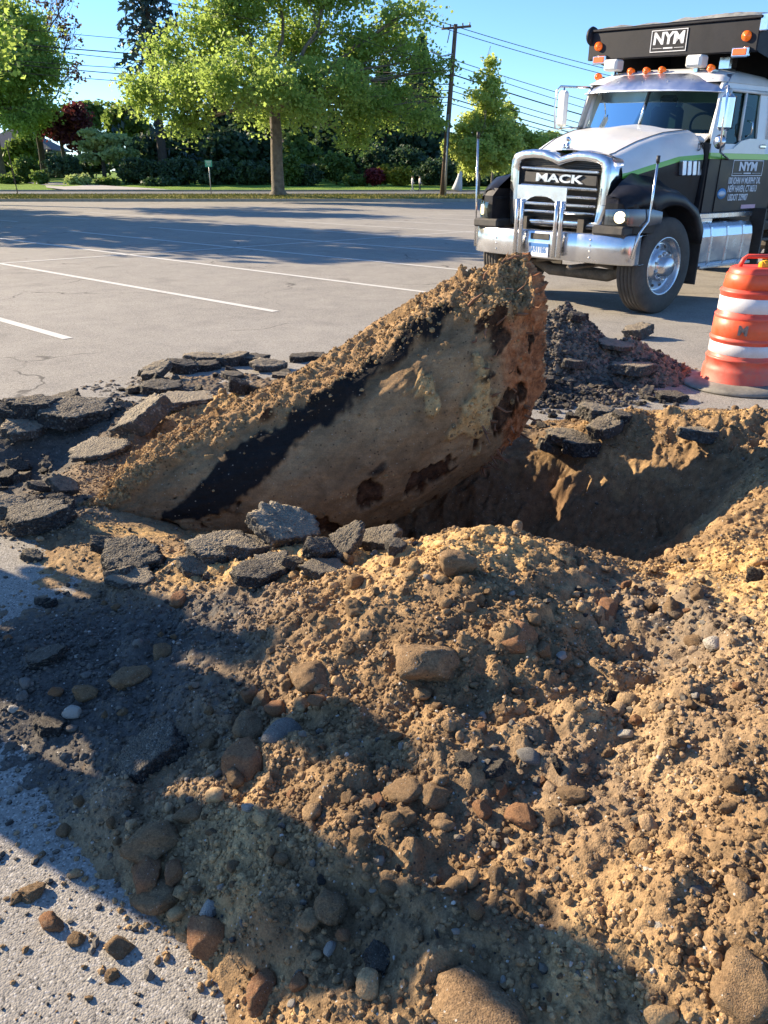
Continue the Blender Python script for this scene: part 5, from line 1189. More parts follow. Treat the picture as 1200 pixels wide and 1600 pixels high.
# rolled grey tarp over the shield and box
rows = []
for x in np.linspace(-1.27, -7.6, 40):
    r = []
    for y in np.linspace(-1.14, 1.14, 40):
        h = .035+.03*max(0, min(1, (y+1.3)/2.4))*1.2+.035*float(fbm(np.array([x*3.]), np.array([y*5.]), 0, 3, 77)[0]); e = 1-abs(y/1.14)**12; e *= min(1, (-1.27-x)/.04+.15)
        r.append((x, y, Z1+.028+max(h, .008)*e))
    rows.append(r)
mb = MB(); mb.loft(rows); T('tarp', mb, 'tarp')
mb = MB(); mb.lathe([(.001, -.03), (.10, -.03), (.115, 0), (.10, .03), (.001, .03)], c=(-1.3, -1.17, 3.08), axis='y', n=20); T('tarp_reel', mb, 'box')
mb = MB(); mb.box((-1.3, -1.17, 2.95), (.05, .05, .3)); T('reel_bracket', mb, 'box')
mb = MB(); mb.box((-1.30, 1.2, 3.08), (.10, .10, .17), bev=.01); mb.tube([(-1.3, 1.2, 3.1), (-1.3, 1.45, 3.12)], .035, 8); T('tarp_motor', mb, 'alu')
mb = MB(); mb.tube([(-1.5, -.95, 2.85), (-1.5, -.80, 2.62)], .03, 6); T('shield_strut', mb, 'box')
for s in (-1, 1):
    mb = MB(); mb.lathe([(.055, -.02), (.05, .015), (.001, .03)], c=(-1.245, s*1.02, 2.955), axis='x', n=16); T('round_marker', mb, 'orange')
    mb = MB(); mb.box((-1.25, s*.98, 2.80), (.05, .21, .10), bev=.012); o = T('strobe_housing', mb, 'alu'); mb = MB(); mb.box((-1.222, s*.98, 2.80), (.015, .165, .065), bev=.006); T('strobe_lens', mb, 'orange', o)
mb = MB(); mb.box((-1.256, .02, 2.965), (.005, .50, .235)); sg = T('shield_sign', mb, 'box')
frame_rect('sign_border', (-1.252, .02, 2.965), .49, .225, .008, 'letter', True, sg)
text_mesh('sign_lettering', 'NYM', .175, MT['letter'], sg, (-1.252, .02, 2.985), (math.pi/2, .052, math.pi/2), .002, 1.15, .006)
mb = MB(); mb.box((-1.252, .02, 2.888), (.003, .13, .014)); mb.box((-1.252, .17, 2.888), (.003, .13, .004)); mb.box((-1.252, -.13, 2.888), (.003, .13, .004)); T('lettering_bar', mb, 'letter', sg)
# ------------------------------------------------------------------ traffic drum
def build_drum():
    c = (2.74, 5.85, 0)
    rt = empty('traffic_drum', c, .5, 'orange traffic drum with two white reflective bands on a black rubber base', 'traffic drum')
    Mp = pm('orange_plastic', (.80, .065, .03), .38, bump=.0008, bscale=12, var=.12, vscale=8); Mo = pm('orange_sheeting', (.86, .09, .012), .34, var=.06, vscale=10)
    Mw = pm('white_sheeting', (.78, .78, .80), .3, bump=.0006, bscale=90, var=.06, vscale=9); Mr = pm('dusty_rubber_ring', (.24, .225, .19), .9, bump=.002, bscale=50, var=.4, vscale=8); My = pm('yellow_lamp', (.85, .45, .02), .35); Mg = pm('faded_stencil', (.17, .15, .15), .7)
    [add_dust(q_, .75, -.1, .9, (.30, .24, .18), 9) for q_ in (Mp, Mo, Mw)]
    rt.scale = (.955, .955, 1)
    n = 72
    def ring(r, z, fl=0.0):        # flattened front panel
        o = []
        for k in range(n):
            a = 2*math.pi*k/n; rr = r
            for a0 in (-2.05, 1.09):
                d = (a-a0+math.pi) % (2*math.pi)-math.pi
                if abs(d) < .62: rr = min(rr, lerp(r, r*math.cos(.62)/math.cos(d), fl))
            o.append((rr*math.cos(a), rr*math.sin(a), z))
        return o
    mb = MB(); P = [(.30, .012, 0), (.30, .05, 0), (.288, .065, 0), (.285, .13, 0), (.28, .15, 0), (.272, .16, 0), (.272, .215, 0), (.280, .22, 0), (.268, .232, 0), (.262, .236, 0), (.262, .352, 0), (.272, .358, 0), (.272, .37, 0), (.262, .378, 0), (.258, .52, 0), (.262, .535, 0), (.246, .545, 0), (.243, .69, 0), (.252, .70, 0), (.250, .712, 0), (.232, .722, .6), (.212, .84, 1), (.203, .865, 1), (.185, .875, 1), (.001, .87, 1)]
    mb.loft([ring(*p) for p in P], closed=True); body = mb.build('drum_body', [Mp], rt)
    for z0, z1, r, m, nm in ((.256, .34, .2645, Mw, 'reflective_band'), (.566, .67, .2475, Mw, 'reflective_band'), (.382, .516, .2625, Mo, 'orange_band'), (.728, .832, .2335, Mo, 'orange_band')):
        fl = .6 if z0 > .7 else 0; mb = MB(); r1 = r*(.985 if z0 < .7 else .945); mb.loft([ring(r-.003, z0, fl), ring(r+.001, z0+.003, fl), ring(r1+.001+.001, z1-.003, fl*1.5), ring(r1-.003, z1, fl*1.5)], closed=True); mb.build(nm, [m], rt)
    mb = MB(); mb.lathe([(.20, .004), (.44, .004), (.445, .012), (.43, .03), (.37, .045), (.30, .055), (.28, .05)], n=64); mb.build('rubber_base', [Mr], rt)
    mb = MB(); mb.tube([(-.15, 0, .86), (-.125, 0, .925), (-.10, 0, .945), (.10, 0, .945), (.125, 0, .925), (.15, 0, .86)], [.017, .016, .016, .016, .016, .017], 8); h = mb.build('handle', [Mp], rt); h.rotation_euler = (0, 0, -.6)
    mb = MB(); mb.box((0, 0, .885), (.10, .055, .05), bev=.012); mb.lathe([(.001, .92), (.03, .915), (.035, .89)], n=16); o = mb.build('lamp_mount', [My], rt); o.location = (.045, -.02, 0); o.rotation_euler = (0, 0, -.6)
    # stencil letter
    d = Vector((math.cos(-2.62), math.sin(-2.62), 0)); t = text_mesh('stencil_lettering', 'M', .095, Mg, rt, d*.2675+Vector((0, 0, .445)), (math.pi/2, 0, -2.62+math.pi/2), .001, 1.0, .004)
build_drum()

# ------------------------------------------------------------------ two bystanders left of the picture whose shadows fall on the mound, two walkers far off
def person(loc, rz, h, label, mats, pose, group=None, hair_long=False, name='person'):
    """pose: dict joint -> (x, y, z) for a 1.75 m figure standing on z=0, x = right, y = forward"""
    J = dict(pelvis=(0, 0, .95), waist=(0, 0, 1.10), chest=(0, .01, 1.32), neck=(0, 0, 1.48), head0=(0, .01, 1.56), head1=(0, .02, 1.66), head2=(0, .0, 1.73),
             shL=(-.18, 0, 1.43), elL=(-.24, -.02, 1.15), wrL=(-.22, .12, .93), haL=(-.21, .16, .86), shR=(.18, 0, 1.43), elR=(.24, -.02, 1.15), wrR=(.22, .12, .93), haR=(.21, .16, .86),
             hipL=(-.10, 0, .92), knL=(-.11, .02, .50), anL=(-.11, -.01, .09), toL=(-.12, .17, .035), hipR=(.10, 0, .92), knR=(.11, .02, .50), anR=(.11, -.01, .09), toR=(.12, .17, .035)); J.update(pose)
    Rr = dict(pelvis=.15, waist=.135, chest=.155, neck=.062, head0=.078, head1=.095, head2=.06, shL=.072, elL=.045, wrL=.032, haL=.03, shR=.072, elR=.045, wrR=.032, haR=.03, hipL=.095, knL=.062, anL=.045, toL=.035, hipR=.095, knR=.062, anR=.045, toR=.035)
    E_ = [('pelvis', 'waist'), ('waist', 'chest'), ('chest', 'neck'), ('neck', 'head0'), ('head0', 'head1'), ('head1', 'head2'), ('chest', 'shL'), ('shL', 'elL'), ('elL', 'wrL'), ('wrL', 'haL'), ('chest', 'shR'), ('shR', 'elR'), ('elR', 'wrR'), ('wrR', 'haR'), ('pelvis', 'hipL'), ('hipL', 'knL'), ('knL', 'anL'), ('anL', 'toL'), ('pelvis', 'hipR'), ('hipR', 'knR'), ('knR', 'anR'), ('anR', 'toR')]
    k = h/1.75; names = list(J); co = [tuple(c*k for c in J[n_]) for n_ in names]; rad = [Rr[n_]*k for n_ in names]; ed = [(names.index(a), names.index(b)) for a, b in E_]
    for s_, hn, wn in ((-1, 'haL', 'wrL'), (1, 'haR', 'wrR')):
        H = Vector(J[hn]); W = Vector(J[wn]); d = (H-W).normalized(); side = Vector((0, 1, 0)).cross(d).normalized() if abs(d.y) < .9 else Vector((1, 0, 0)); hi = names.index(hn)
        for f in range(4):
            off = side*(f-1.5)*.019; l = (.075, .085, .08, .062)[f]; a = H+off+d*.035; b = a+d*l*.5+Vector((0, .008, 0)); c = b+d*l*.42+Vector((0, .018, 0))
            b0 = len(co); co += [tuple(q*k) for q in (a, b, c)]; rad += [.0105*k, .0095*k, .008*k]; ed += [(hi, b0), (b0, b0+1), (b0+1, b0+2)]
        a = H+side*-s_*.0+side*.035-d*.01+Vector((0, .012, 0)); b = a+d*.04+side*.012+Vector((0, .015, 0)); b0 = len(co); co += [tuple(q*k) for q in (a, b)]; rad += [.011*k, .009*k]; ed += [(hi, b0), (b0, b0+1)]
    me = bpy.data.meshes.new('person'); me.from_pydata(co, ed, []); o = bpy.data.objects.new(name, me); COL.objects.link(o); o.location = loc; o.rotation_euler = (0, 0, rz)
    for m in mats: me.materials.append(m)
    sk = o.modifiers.new('skin', 'SKIN'); sk.use_smooth_shade = True
    for i, v in enumerate(me.skin_vertices[0].data): v.radius = (rad[i], rad[i]*(.8 if i < 3 else 1)); v.use_root = (i == 0)
    ss = o.modifiers.new('sub', 'SUBSURF'); ss.levels = 1; ss.render_levels = 2
    # bake so clothing colours can be split by height on the body itself
    bpy.context.view_layer.update(); ev = o.evaluated_get(bpy.context.evaluated_depsgraph_get()); m2 = bpy.data.meshes.new_from_object(ev); o.modifiers.clear(); o.data = m2
    m2.materials.clear(); [m2.materials.append(m) for m in mats]
    for p in m2.polygons:
        c = p.center/k; x, z = abs(c.x), c.z
        arm = x > .2 or (c.y > .07 and .8 < z < 1.25 and x > .12)
        if z > 1.50: mi = 0
        elif z < .11: mi = 3
        elif z > .98 or arm: mi = 0 if (arm and z < 1.0 and (Vector((c.x, c.y, c.z))-Vector(J['wrL'])).length*(Vector((c.x, c.y, c.z))-Vector(J['wrR'])).length < .06*.5) else 1
        else: mi = 2
        p.material_index = mi; p.use_smooth = True
    tag(o, label, 'person', group)
    Mh = PMAT['hair']
    mb = MB(); hc = Vector(J['head1'])*k; rows = []
    for t in np.linspace(0, 1, 8):
        ph = lerp(.02, 1.9 if not hair_long else 2.3, t); rows.append([hc+Vector((math.sin(ph)*math.cos(a)*.098, math.sin(ph)*math.sin(a)*.105-.014, math.cos(ph)*.105+.012))*k-Vector((0, .012*t*(1+math.sin(a))*2, 0))*k for a in np.linspace(0, 2*math.pi, 17)])
    mb.loft(rows); mb.build('hair', [Mh], o)
    mb = MB()
    for s_ in (-1, 1): mb.lathe([(.001, .006), (.009, .003), (.010, -.004)], c=(s_*.032*k, hc.y+.088*k, hc.z+.005*k), axis='y', n=10)
    mb.build('eye', [PMAT['dark']], o)
    mb = MB(); mb.tube([(0, hc.y+.085*k, hc.z+.0), (0, hc.y+.112*k, hc.z-.028*k), (0, hc.y+.09*k, hc.z-.038*k)], [.008*k, .014*k, .008*k], 7); mb.build('nose', [mats[0]], o)
    mb = MB(); mb.tube([(-.024*k, hc.y+.078*k, hc.z-.062*k), (0, hc.y+.086*k, hc.z-.064*k), (.024*k, hc.y+.078*k, hc.z-.062*k)], .005*k, 6); mb.build('mouth', [PMAT['lip']], o)
    for s_ in (-1, 1): mb = MB(); mb.tube([(s_*.09*k, hc.y-.005*k, hc.z+.02*k), (s_*.104*k, hc.y-.012*k, hc.z), (s_*.09*k, hc.y-.003*k, hc.z-.03*k)], [.010*k, .014*k, .009*k], 7); mb.build('ear', [mats[0]], o)
    return o
PMAT = dict(skin=pm('skin', (.50, .30, .21), .55), hair=pm('dark_hair', (.035, .022, .015), .6, bump=.002, bscale=60), dark=pm('dark_eye', (.01, .01, .01), .2), lip=pm('lips', (.35, .12, .10), .5),
            hiv=pm('lime_work_shirt', (.45, .62, .05), .8, bump=.002, bscale=30), jean=pm('blue_denim', (.05, .08, .16), .9, bump=.001, bscale=80), boot=pm('brown_boot', (.12, .07, .035), .7), grey=pm('grey_sweatshirt', (.2, .2, .21), .9), white=pm('pale_shirt', (.62, .60, .60), .9), navy=pm('navy_trousers', (.03, .035, .07), .9), lgrey=pm('light_trousers', (.40, .40, .42), .9), shoe=pm('white_shoe', (.5, .5, .5), .6))
# ------------------------------------------------------------------ leaves, trees, shrubs
def leaf_mat(name, dark, light, trans, tr=.45, vs=.35):
    m, N, L = new_mat(name); out = N['Material Output']; b = N['Principled BSDF']; b.inputs['Roughness'].default_value = .55; b.inputs['Specular IOR Level'].default_value = .3
    at_ = N.new('ShaderNodeAttribute'); at_.attribute_name = 'leafv'; sp = N.new('ShaderNodeSeparateColor'); L.new(at_.outputs['Color'], sp.inputs[0])
    c = mixc(N, L, sp.outputs[0], dark, light); L.new(c, b.inputs['Base Color'])
    t = N.new('ShaderNodeBsdfTranslucent'); L.new(mixc(N, L, sp.outputs[0], tuple(q*.7 for q in trans), trans), t.inputs[0])
    mx = N.new('ShaderNodeMixShader'); mx.inputs[0].default_value = tr; L.new(b.outputs[0], mx.inputs[1]); L.new(t.outputs[0], mx.inputs[2]); L.new(mx.outputs[0], out.inputs[0]); return m
LM = dict(
 plane=leaf_mat('plane_leaves', (.12, .20, .045), (.27, .38, .09), (.50, .66, .15), .55),
 linden=leaf_mat('linden_leaves', (.20, .29, .07), (.38, .48, .13), (.70, .80, .22), .6),
 green=leaf_mat('garden_leaves', (.07, .12, .035), (.15, .23, .06), (.26, .38, .08), .4),
 dark=leaf_mat('evergreen_leaves', (.035, .07, .04), (.095, .155, .075), (.10, .18, .06), .28),
 spruce=leaf_mat('blue_spruce_needles', (.03, .06, .055), (.07, .11, .10), (.04, .07, .05), .15),
 maroon=leaf_mat('maroon_leaves', (.05, .012, .018), (.14, .04, .05), (.22, .05, .05), .3),
 pale=leaf_mat('pale_blossom_leaves', (.20, .30, .10), (.50, .58, .28), (.5, .6, .2), .4),
 gold=leaf_mat('golden_leaves', (.16, .17, .02), (.34, .34, .04), (.4, .4, .05), .35),
 pink=leaf_mat('pink_azalea', (.10, .012, .02), (.30, .05, .06), (.3, .05, .05), .3),
 bud=leaf_mat('russet_buds', (.10, .06, .035), (.22, .14, .07), (.2, .12, .05), .3))
M_barkg = pm('mottled_grey_bark', (.15, .125, .095), .9, bump=.03, bscale=5, var=.55, vscale=3.5); M_barkd = pm('dark_bark', (.07, .055, .042), .9, bump=.02, bscale=8, var=.4, vscale=4)
def leaves(name, blobs, nclump, per, size, mat, parent, seed, crad=.55, shell=.55, droop=0.0, flat=0.0):
    """blobs: list of (centre, (rx, ry, rz)); clumps of small leaf faces spread through them"""
    r = np.random.RandomState(seed); vol = np.array([b[1][0]*b[1][1]*b[1][2] for b in blobs])**.75; pick = r.choice(len(blobs), nclump, p=vol/vol.sum())
    d = r.normal(size=(nclump, 3)); d /= np.linalg.norm(d, axis=1)[:, None]; rr = (shell+(1-shell)*r.rand(nclump))*r.uniform(.55, 1.08, nclump)**.5
    C = np.array([b[0][:] for b in blobs])[pick]; R = np.array([b[1] for b in blobs])[pick]; cc = C+d*R*rr[:, None]; cc[:, 2] -= droop*r.rand(nclump)
    cs = crad*r.uniform(.5, 1.3, nclump); tone = r.rand(nclump)
    n = nclump*per; ci = np.repeat(np.arange(nclump), per); off = r.normal(size=(n, 3)); off /= (np.linalg.norm(off, axis=1)[:, None]+1e-6); off *= (r.rand(n)**.45)[:, None]*cs[ci][:, None]; off[:, 2] *= (.7-.4*flat)
    p = cc[ci]+off; a = r.normal(size=(n, 3)); a[:, 2] *= .6; a /= np.linalg.norm(a, axis=1)[:, None]; b = np.cross(a, r.normal(size=(n, 3))+np.array([0, 0, .6])); b /= np.linalg.norm(b, axis=1)[:, None]
    s = size*r.uniform(.6, 1.35, n)[:, None]; w = s*.42
    nrm = np.cross(a, b)
    v = np.stack([p-a*s*.5, p-b*w+a*s*.02+nrm*s*.06, p+a*s*.5, p+b*w+a*s*.02+nrm*s*.06], 1).reshape(-1, 3)
    q = np.arange(n*4).reshape(n, 4); me = mesh_np(name, v-np.array(parent.location[:])[None], quads=q, smooth=False)
    lv = np.clip(.25+.5*tone[ci]+.35*(r.rand(n)-.5), 0, 1); z = np.repeat(np.c_[lv, lv, lv], 4, axis=0); vattr(me, 'leafv', z); link(name, me, mat, parent)
    return cc
def limb(mb, a, b, r0, r1, seed, sag=.12, n=7):
    r = random.Random(seed); a, b = Vector(a), Vector(b); l = (b-a).length; pts = []; rs = []
    for i in range(n):
        t = i/(n-1); p = a.lerp(b, t); w = math.sin(t*math.pi)*l; p += Vector((r.uniform(-1, 1), r.uniform(-1, 1), sag*2*(1 if i else 0)))*w*.06; pts.append(p); rs.append(lerp(r0, r1, t**.8))
    mb.tube(pts, rs, 7, cap=False); return pts
def tree(name, base, H0, r0, blobs, nclump, per, size, mat, bark, label, cat='tree', seed=1, crad=.55, group=None, twigs=3, shell=.55, lean=(0, 0), droop=0, flat=0, flare=1.6):
    rt = empty(name, base, 0, label, cat, group); base = Vector(base); top = base+Vector((lean[0], lean[1], H0)); mb = MB()
    pts = [base, base+Vector((0, 0, .25)), base.lerp(top, .3), base.lerp(top, .6)+Vector((.05, 0, 0)), top]; mb.tube(pts, [r0*flare, r0*1.12, r0, r0*.93, r0*.82], 14, cap=False)
    k = 0
    for c, R in blobs:
        c = Vector(c); k += 1; st = base.lerp(top, min(1, .82+.18*((k*37) % 10)/10)); lr = r0*.45*min(1, .5+R[0]/4); pts = limb(mb, st, c, lr, lr*.35, seed*100+k)
        rr = random.Random(seed*7+k)
        for j in range(twigs):
            d = Vector((rr.gauss(0, 1), rr.gauss(0, 1), rr.gauss(.3, .8))).normalized(); e = c+Vector((d.x*R[0], d.y*R[1], d.z*R[2]))*.85; tw = limb(mb, pts[rr.choice((3, 4, 5, 6))], e, lr*.3, .012, seed*1000+k*10+j)
            e2 = e+Vector((rr.uniform(-1, 1), rr.uniform(-1, 1), rr.uniform(-.4, .8)))*R[0]*.35; limb(mb, tw[3], e2, lr*.14, .008, seed*1000+k*10+j+5)
    mb.v = [tuple(Vector(v)-base) for v in mb.v]; mb.build('trunk', [bark], rt, fixn=False)
    if nclump: leaves('crown', blobs, nclump, per, size, mat, rt, seed, crad, shell, droop, flat)
    return rt
def BL(Y, lst, dy=.9):
    """blobs from (px, py, rx px, rz px[, depth offset]) at distance Y"""
    out = []
    for b in lst:
        y = Y+(b[4] if len(b) > 4 else 0); c = at(b[0], b[1], y); k = (y*CT-(c.z-CAMH)*ST)/FPX; out.append((c, (b[2]*k, b[2]*k*dy, b[3]*k)))
    return out
# the big plane tree by the kerb
B1 = BL(49.5, [(262,85,48,48,1),(235,150,48,40,0),(300,140,60,50,-2),(330,60,70,55,2),(290,195,45,25,-1),(390,110,60,60,-3),(370,20,60,50,0),(440,-30,80,50,1),(420,170,60,35,2),(470,60,70,60,3),(490,140,60,50,-2),(520,-10,70,45,0),(560,80,60,50,1),(570,170,55,42,-1),(560,215,35,16,0),(610,60,45,38,2),(640,95,38,34,0),(620,160,50,42,1),(660,180,45,30,-1),(680,150,20,26,1),(640,20,45,20,0),(690,110,28,20,0),(330,-40,60,40,0),(215,145,22,22,0),(430,140,50,40,-6),(370,160,40,28,-5),(480,170,40,30,-5),(340,120,40,40,-5),(540,130,40,40,-4)])
tree('plane_tree', tuple(at(435, 304, 49.4)), 5.4, .35, B1, 1500, 38, .20, LM['plane'], M_barkg, 'big yellow green plane tree with a mottled trunk on the kerb strip', seed=3, crad=1.0, twigs=4, shell=.3)
B2 = BL(82, [(20,40,60,45,0),(60,75,38,32,2),(10,110,60,40,-2),(70,120,35,30,0),(20,165,60,32,0),(62,170,32,24,-2),(-40,60,60,60,0),(-50,150,60,50,0),(30,195,40,16,-3),(85,95,18,14,0)])
tree('street_tree', tuple(at(2, 287, 82)), 7.5, .58, B2, 900, 36, .30, LM['plane'], M_barkg, 'yellow green tree cut by the left frame edge with a thick grey trunk', seed=5, crad=1.3, twigs=3, shell=.35)
B3 = BL(88, [(75,20,30,30,0),(110,55,22,25,0),(60,70,22,25,0),(115,110,16,18,0),(95,-10,26,20,0)])
tree('budding_tree', tuple(at(72, 283, 88)), 6, .3, B3, 60, 14, .3, LM['bud'], M_barkd, 'almost bare tree with russet buds against the sky', seed=6, crad=.8, twigs=11)
# spruce
def conifer(name, base, H_, R_, mat, label, seed, n=2600, size=.5, group=None, zlo=.12, droop=.35):
    rt = empty(name, base, 0, label, 'tree', group); mb = MB(); mb.tube([(0, 0, 0), (0, 0, H_*.5), (0, 0, H_*.97)], [R_*.09, R_*.06, .03], 8, cap=False)
    r = np.random.RandomState(seed); nb = max(40, int(n/28)); P = []; t = zlo+(1-zlo)*np.sqrt(np.linspace(0, 1, nb))*.98; az = np.arange(nb)*2.4; cen = []
    for i in range(nb):
        L_ = R_*(1-t[i])**.85*r.uniform(.75, 1.1)+.1; d = np.array([math.cos(az[i]), math.sin(az[i])]); z0 = H_*t[i]
        if i % 2 == 0: mb.tube([(0, 0, z0), (d[0]*L_*.6, d[1]*L_*.6, z0+L_*.02), (d[0]*L_, d[1]*L_, z0-droop*L_*.6)], [.05, .035, .01], 5, cap=False)
        m = 28; f = r.rand(m)**.7; sp = r.normal(size=(m, 2))*.10*L_*(1-f[:, None]*.4); px_ = d[0]*L_*f-d[1]*sp[:, 0]; py_ = d[1]*L_*f+d[0]*sp[:, 0]; pz = z0+L_*(.05*f-droop*f*f)-np.abs(r.normal(size=m))*.12*L_**.5; P.append(np.c_[px_, py_, pz])
    P = np.concatenate(P); n = len(P); a = r.normal(size=(n, 3)); a[:, 2] = -np.abs(a[:, 2])*1.1; a /= np.linalg.norm(a, axis=1)[:, None]; b = np.cross(a, r.normal(size=(n, 3))); b /= np.linalg.norm(b, axis=1)[:, None]; s = size*r.uniform(.6, 1.4, n)[:, None]
    v = np.stack([P-a*s*.4, P-b*s*.2, P+a*s*.7, P+b*s*.2], 1).reshape(-1, 3); me = mesh_np('crown', v, quads=np.arange(n*4).reshape(n, 4), smooth=False); lv = r.rand(n); vattr(me, 'leafv', np.repeat(np.c_[lv, lv, lv], 4, axis=0)); link('crown', me, mat, rt)
    mb.build('trunk', [M_barkd], rt, fixn=False); return rt
sp_b = at(258, 286, 78); conifer('blue_spruce', (sp_b.x, sp_b.y, .6), 24, 5.2, LM['spruce'], 'tall blue grey spruce whose tip shows above the plane tree', 8, n=5200, size=.6)
for i, (px, Y, H_, R_, lab) in enumerate([(350,84,9.5,3.5,'dark conifer straight behind the plane tree trunk, left side'),(600,80,10.5,3.8,'dark conifer left of the utility pole'),(560,84,12,4,'taller dark conifer right behind the plane tree foliage'),(655,88,13.5,4.2,'dark conifer directly behind the utility pole')]):
    b = at(px, 286, Y); conifer('conifer', (b.x, b.y, .6), H_, R_, LM['dark'], lab, 20+i, n=2600, size=.7, group='dark conifers behind the road')
# young lindens
B4 = BL(50, [(764,100,11,22,0),(762,125,22,20,0),(760,150,33,22,0),(762,180,42,26,1),(735,205,30,28,0),(775,215,36,30,0),(745,235,42,24,-1),(780,245,30,20,0),(720,225,22,20,0),(722,228,26,22,0),(708,232,18,18,1),(800,222,18,26,0),(748,262,34,14,0),(792,200,14,24,0),(765,82,5,10,0)])
tree('linden_tree', tuple(at(747, 303, 49.6)), 2.6, .085, B4, 640, 30, .19, LM['linden'], M_barkg, 'young cone shaped linden tree left of the truck', seed=9, crad=.42, twigs=2, shell=.3, flare=1.2)
B5 = BL(60, [(800,215,22,22,0),(815,240,24,20,0),(790,250,26,18,0),(830,225,22,18,0),(860,230,26,20,2),(795,180,12,20,0)])
tree('linden_tree', tuple(at(768, 298, 58)), 3.0, .09, B5, 420, 30, .25, LM['linden'], M_barkg, 'smaller rounder young tree half hidden behind the cone shaped linden', seed=10, crad=.6, twigs=2, flare=1.2)
# garden trees and masses behind the road: (px, py centre, rx, rz, Y, mat, label, seed, kind name, size, clumps)
G = [
 (105,195,30,38,84,'maroon','maroon leaved maple between the pale dogwood and the house','maple',150),
 (70,185,30,22,86,'green','light green tree crown over the house roof','garden_tree',120),
 (165,228,46,22,76,'pale','pale layered dogwood in blossom beside the driveway','dogwood',170),
 (205,190,50,38,88,'green','mid green tree above the dogwood','garden_tree',170),
 (235,235,50,34,80,'dark','dark evergreen right of the dogwood','evergreen',170),
 (290,225,50,50,84,'dark','broad dark evergreen behind the street sign','evergreen',220),
 (345,240,50,44,80,'dark','dark evergreen between the sign and the trunk','evergreen',200),
 (400,235,50,48,86,'dark','dark evergreen just left of the plane tree trunk','evergreen',200),
 (395,190,60,50,92,'dark','tall dark mass high behind the plane tree','evergreen',220),
 (470,190,60,40,96,'dark','dark tree mass above the tan house','evergreen',200),
 (530,225,50,52,82,'dark','dark tree between the tan house and the pink azalea','evergreen',220),
 (590,200,60,60,88,'dark','high dark tree behind the walkers','evergreen',260),
 (650,230,45,55,82,'dark','dark tree behind the walkers, beside the pole','evergreen',220),
 (700,250,45,50,80,'dark','dark tree right of the utility pole','evergreen',200),
 (750,260,50,42,76,'dark','dark hedge tree behind the young linden','evergreen',200),
 (810,262,50,38,78,'dark','dark tree showing right of the young linden','evergreen',180),
 (860,250,50,45,90,'green','green tree partly hidden by the truck hood','garden_tree',160),
 (470,235,26,30,76,'green','bushy green tree right of the plane tree trunk','garden_tree',110),
 (130,180,40,30,98,'green','far green tree behind the maroon maple','garden_tree',120),
 (640,160,50,40,100,'green','far green tree behind the dark trees near the pole','garden_tree',140),
 (30,235,30,26,92,'green','small tree hiding part of the house wall','garden_tree',80)]
for i, (px, py, rx, rz, Y, mk, lab, nm, ncl) in enumerate(G):
    rr = random.Random(50+i); bl = [(px+rr.uniform(-.55, .55)*rx, py+rr.uniform(-.5, .55)*rz, rx*rr.uniform(.4, .65), rz*rr.uniform(.4, .6), rr.uniform(-1, 1)) for _ in range(6)]+[(px, py, rx*.7, rz*.7, 0)]
    if mk == 'pale': bl = [(px+rr.uniform(-.8, .8)*rx, py+(q-2.5)/2.5*rz*.85, rx*rr.uniform(.4, .6), 6, rr.uniform(-1, 1)) for q in range(6) for _ in (0, 1)]
    b = at(px, 288 if Y < 84 else 284, Y); zt = at(px, py+rz*.6, Y).z
    big = 1.0 if mk in ('pale', 'maroon') else 1.4
    tree(nm, (b.x, b.y, max(b.z-.15, .3)), max(zt-b.z, .8), .2, BL(Y, bl), int(ncl*(1 if mk != 'dark' else 1.25)), 26, .42*big, LM[mk], M_barkd, lab, seed=60+i, crad=.95 if mk != 'pale' else .7, twigs=2, shell=.2, flat=.6 if mk == 'pale' else 0, group='garden trees across the road')
# shrubs
S_ = [(100,262,30,16,74,'dark','dark clipped bush under the maroon maple'),(40,265,22,20,78,'green','leafy bush in front of the house'),(125,282,22,7,70,'pale','low pale ground-hugging bush by the driveway'),(62,277,12,7,72,'green','small round bush beside the driveway mouth'),
 (215,268,38,20,72,'dark','wide dark bush right of the driveway'),(275,270,40,22,72,'dark','wide dark bush left of the street sign'),(340,272,40,20,71,'dark','dark bush behind the street sign'),(395,272,36,20,70,'dark','dark bush left of the trunk'),(455,268,18,24,68,'green','narrow upright bush right of the trunk'),
 (480,240,14,12,76,'gold','golden bush top before the tan house'),(478,275,24,16,69,'dark','dark round bush in front of the tan house'),(525,262,27,24,70,'green','round clipped bush between the house and the azalea'),(585,277,15,9,68,'pink','deep pink azalea bush'),
 (602,272,15,12,69,'gold','yellow bush behind the azalea'),(625,276,20,14,68,'gold','domed golden green bush left of the walkers'),(590,250,30,22,76,'dark','dark clipped mound behind the azalea'),(640,258,40,28,75,'dark','large dark clipped mound behind the walkers'),
 (555,283,16,8,68,'green','low bush left of the azalea'),(685,272,34,24,70,'dark','dark hedge bush behind the pole'),(735,276,36,22,69,'dark','dark hedge bush behind the thin linden trunks'),(790,280,40,22,68,'dark','dark hedge bush left of the truck fender'),(850,275,50,25,70,'dark','dark hedge bush behind the truck grille'),
 (170,285,16,5,70,'green','low clump at the lawn edge'),(440,280,16,12,70,'dark','dark low bush touching the trunk'),(250,286,30,6,69,'dark','flat dark ground bush left of the sign'),(15,280,16,8,76,'green','low bush at the foot of the left trunk')]
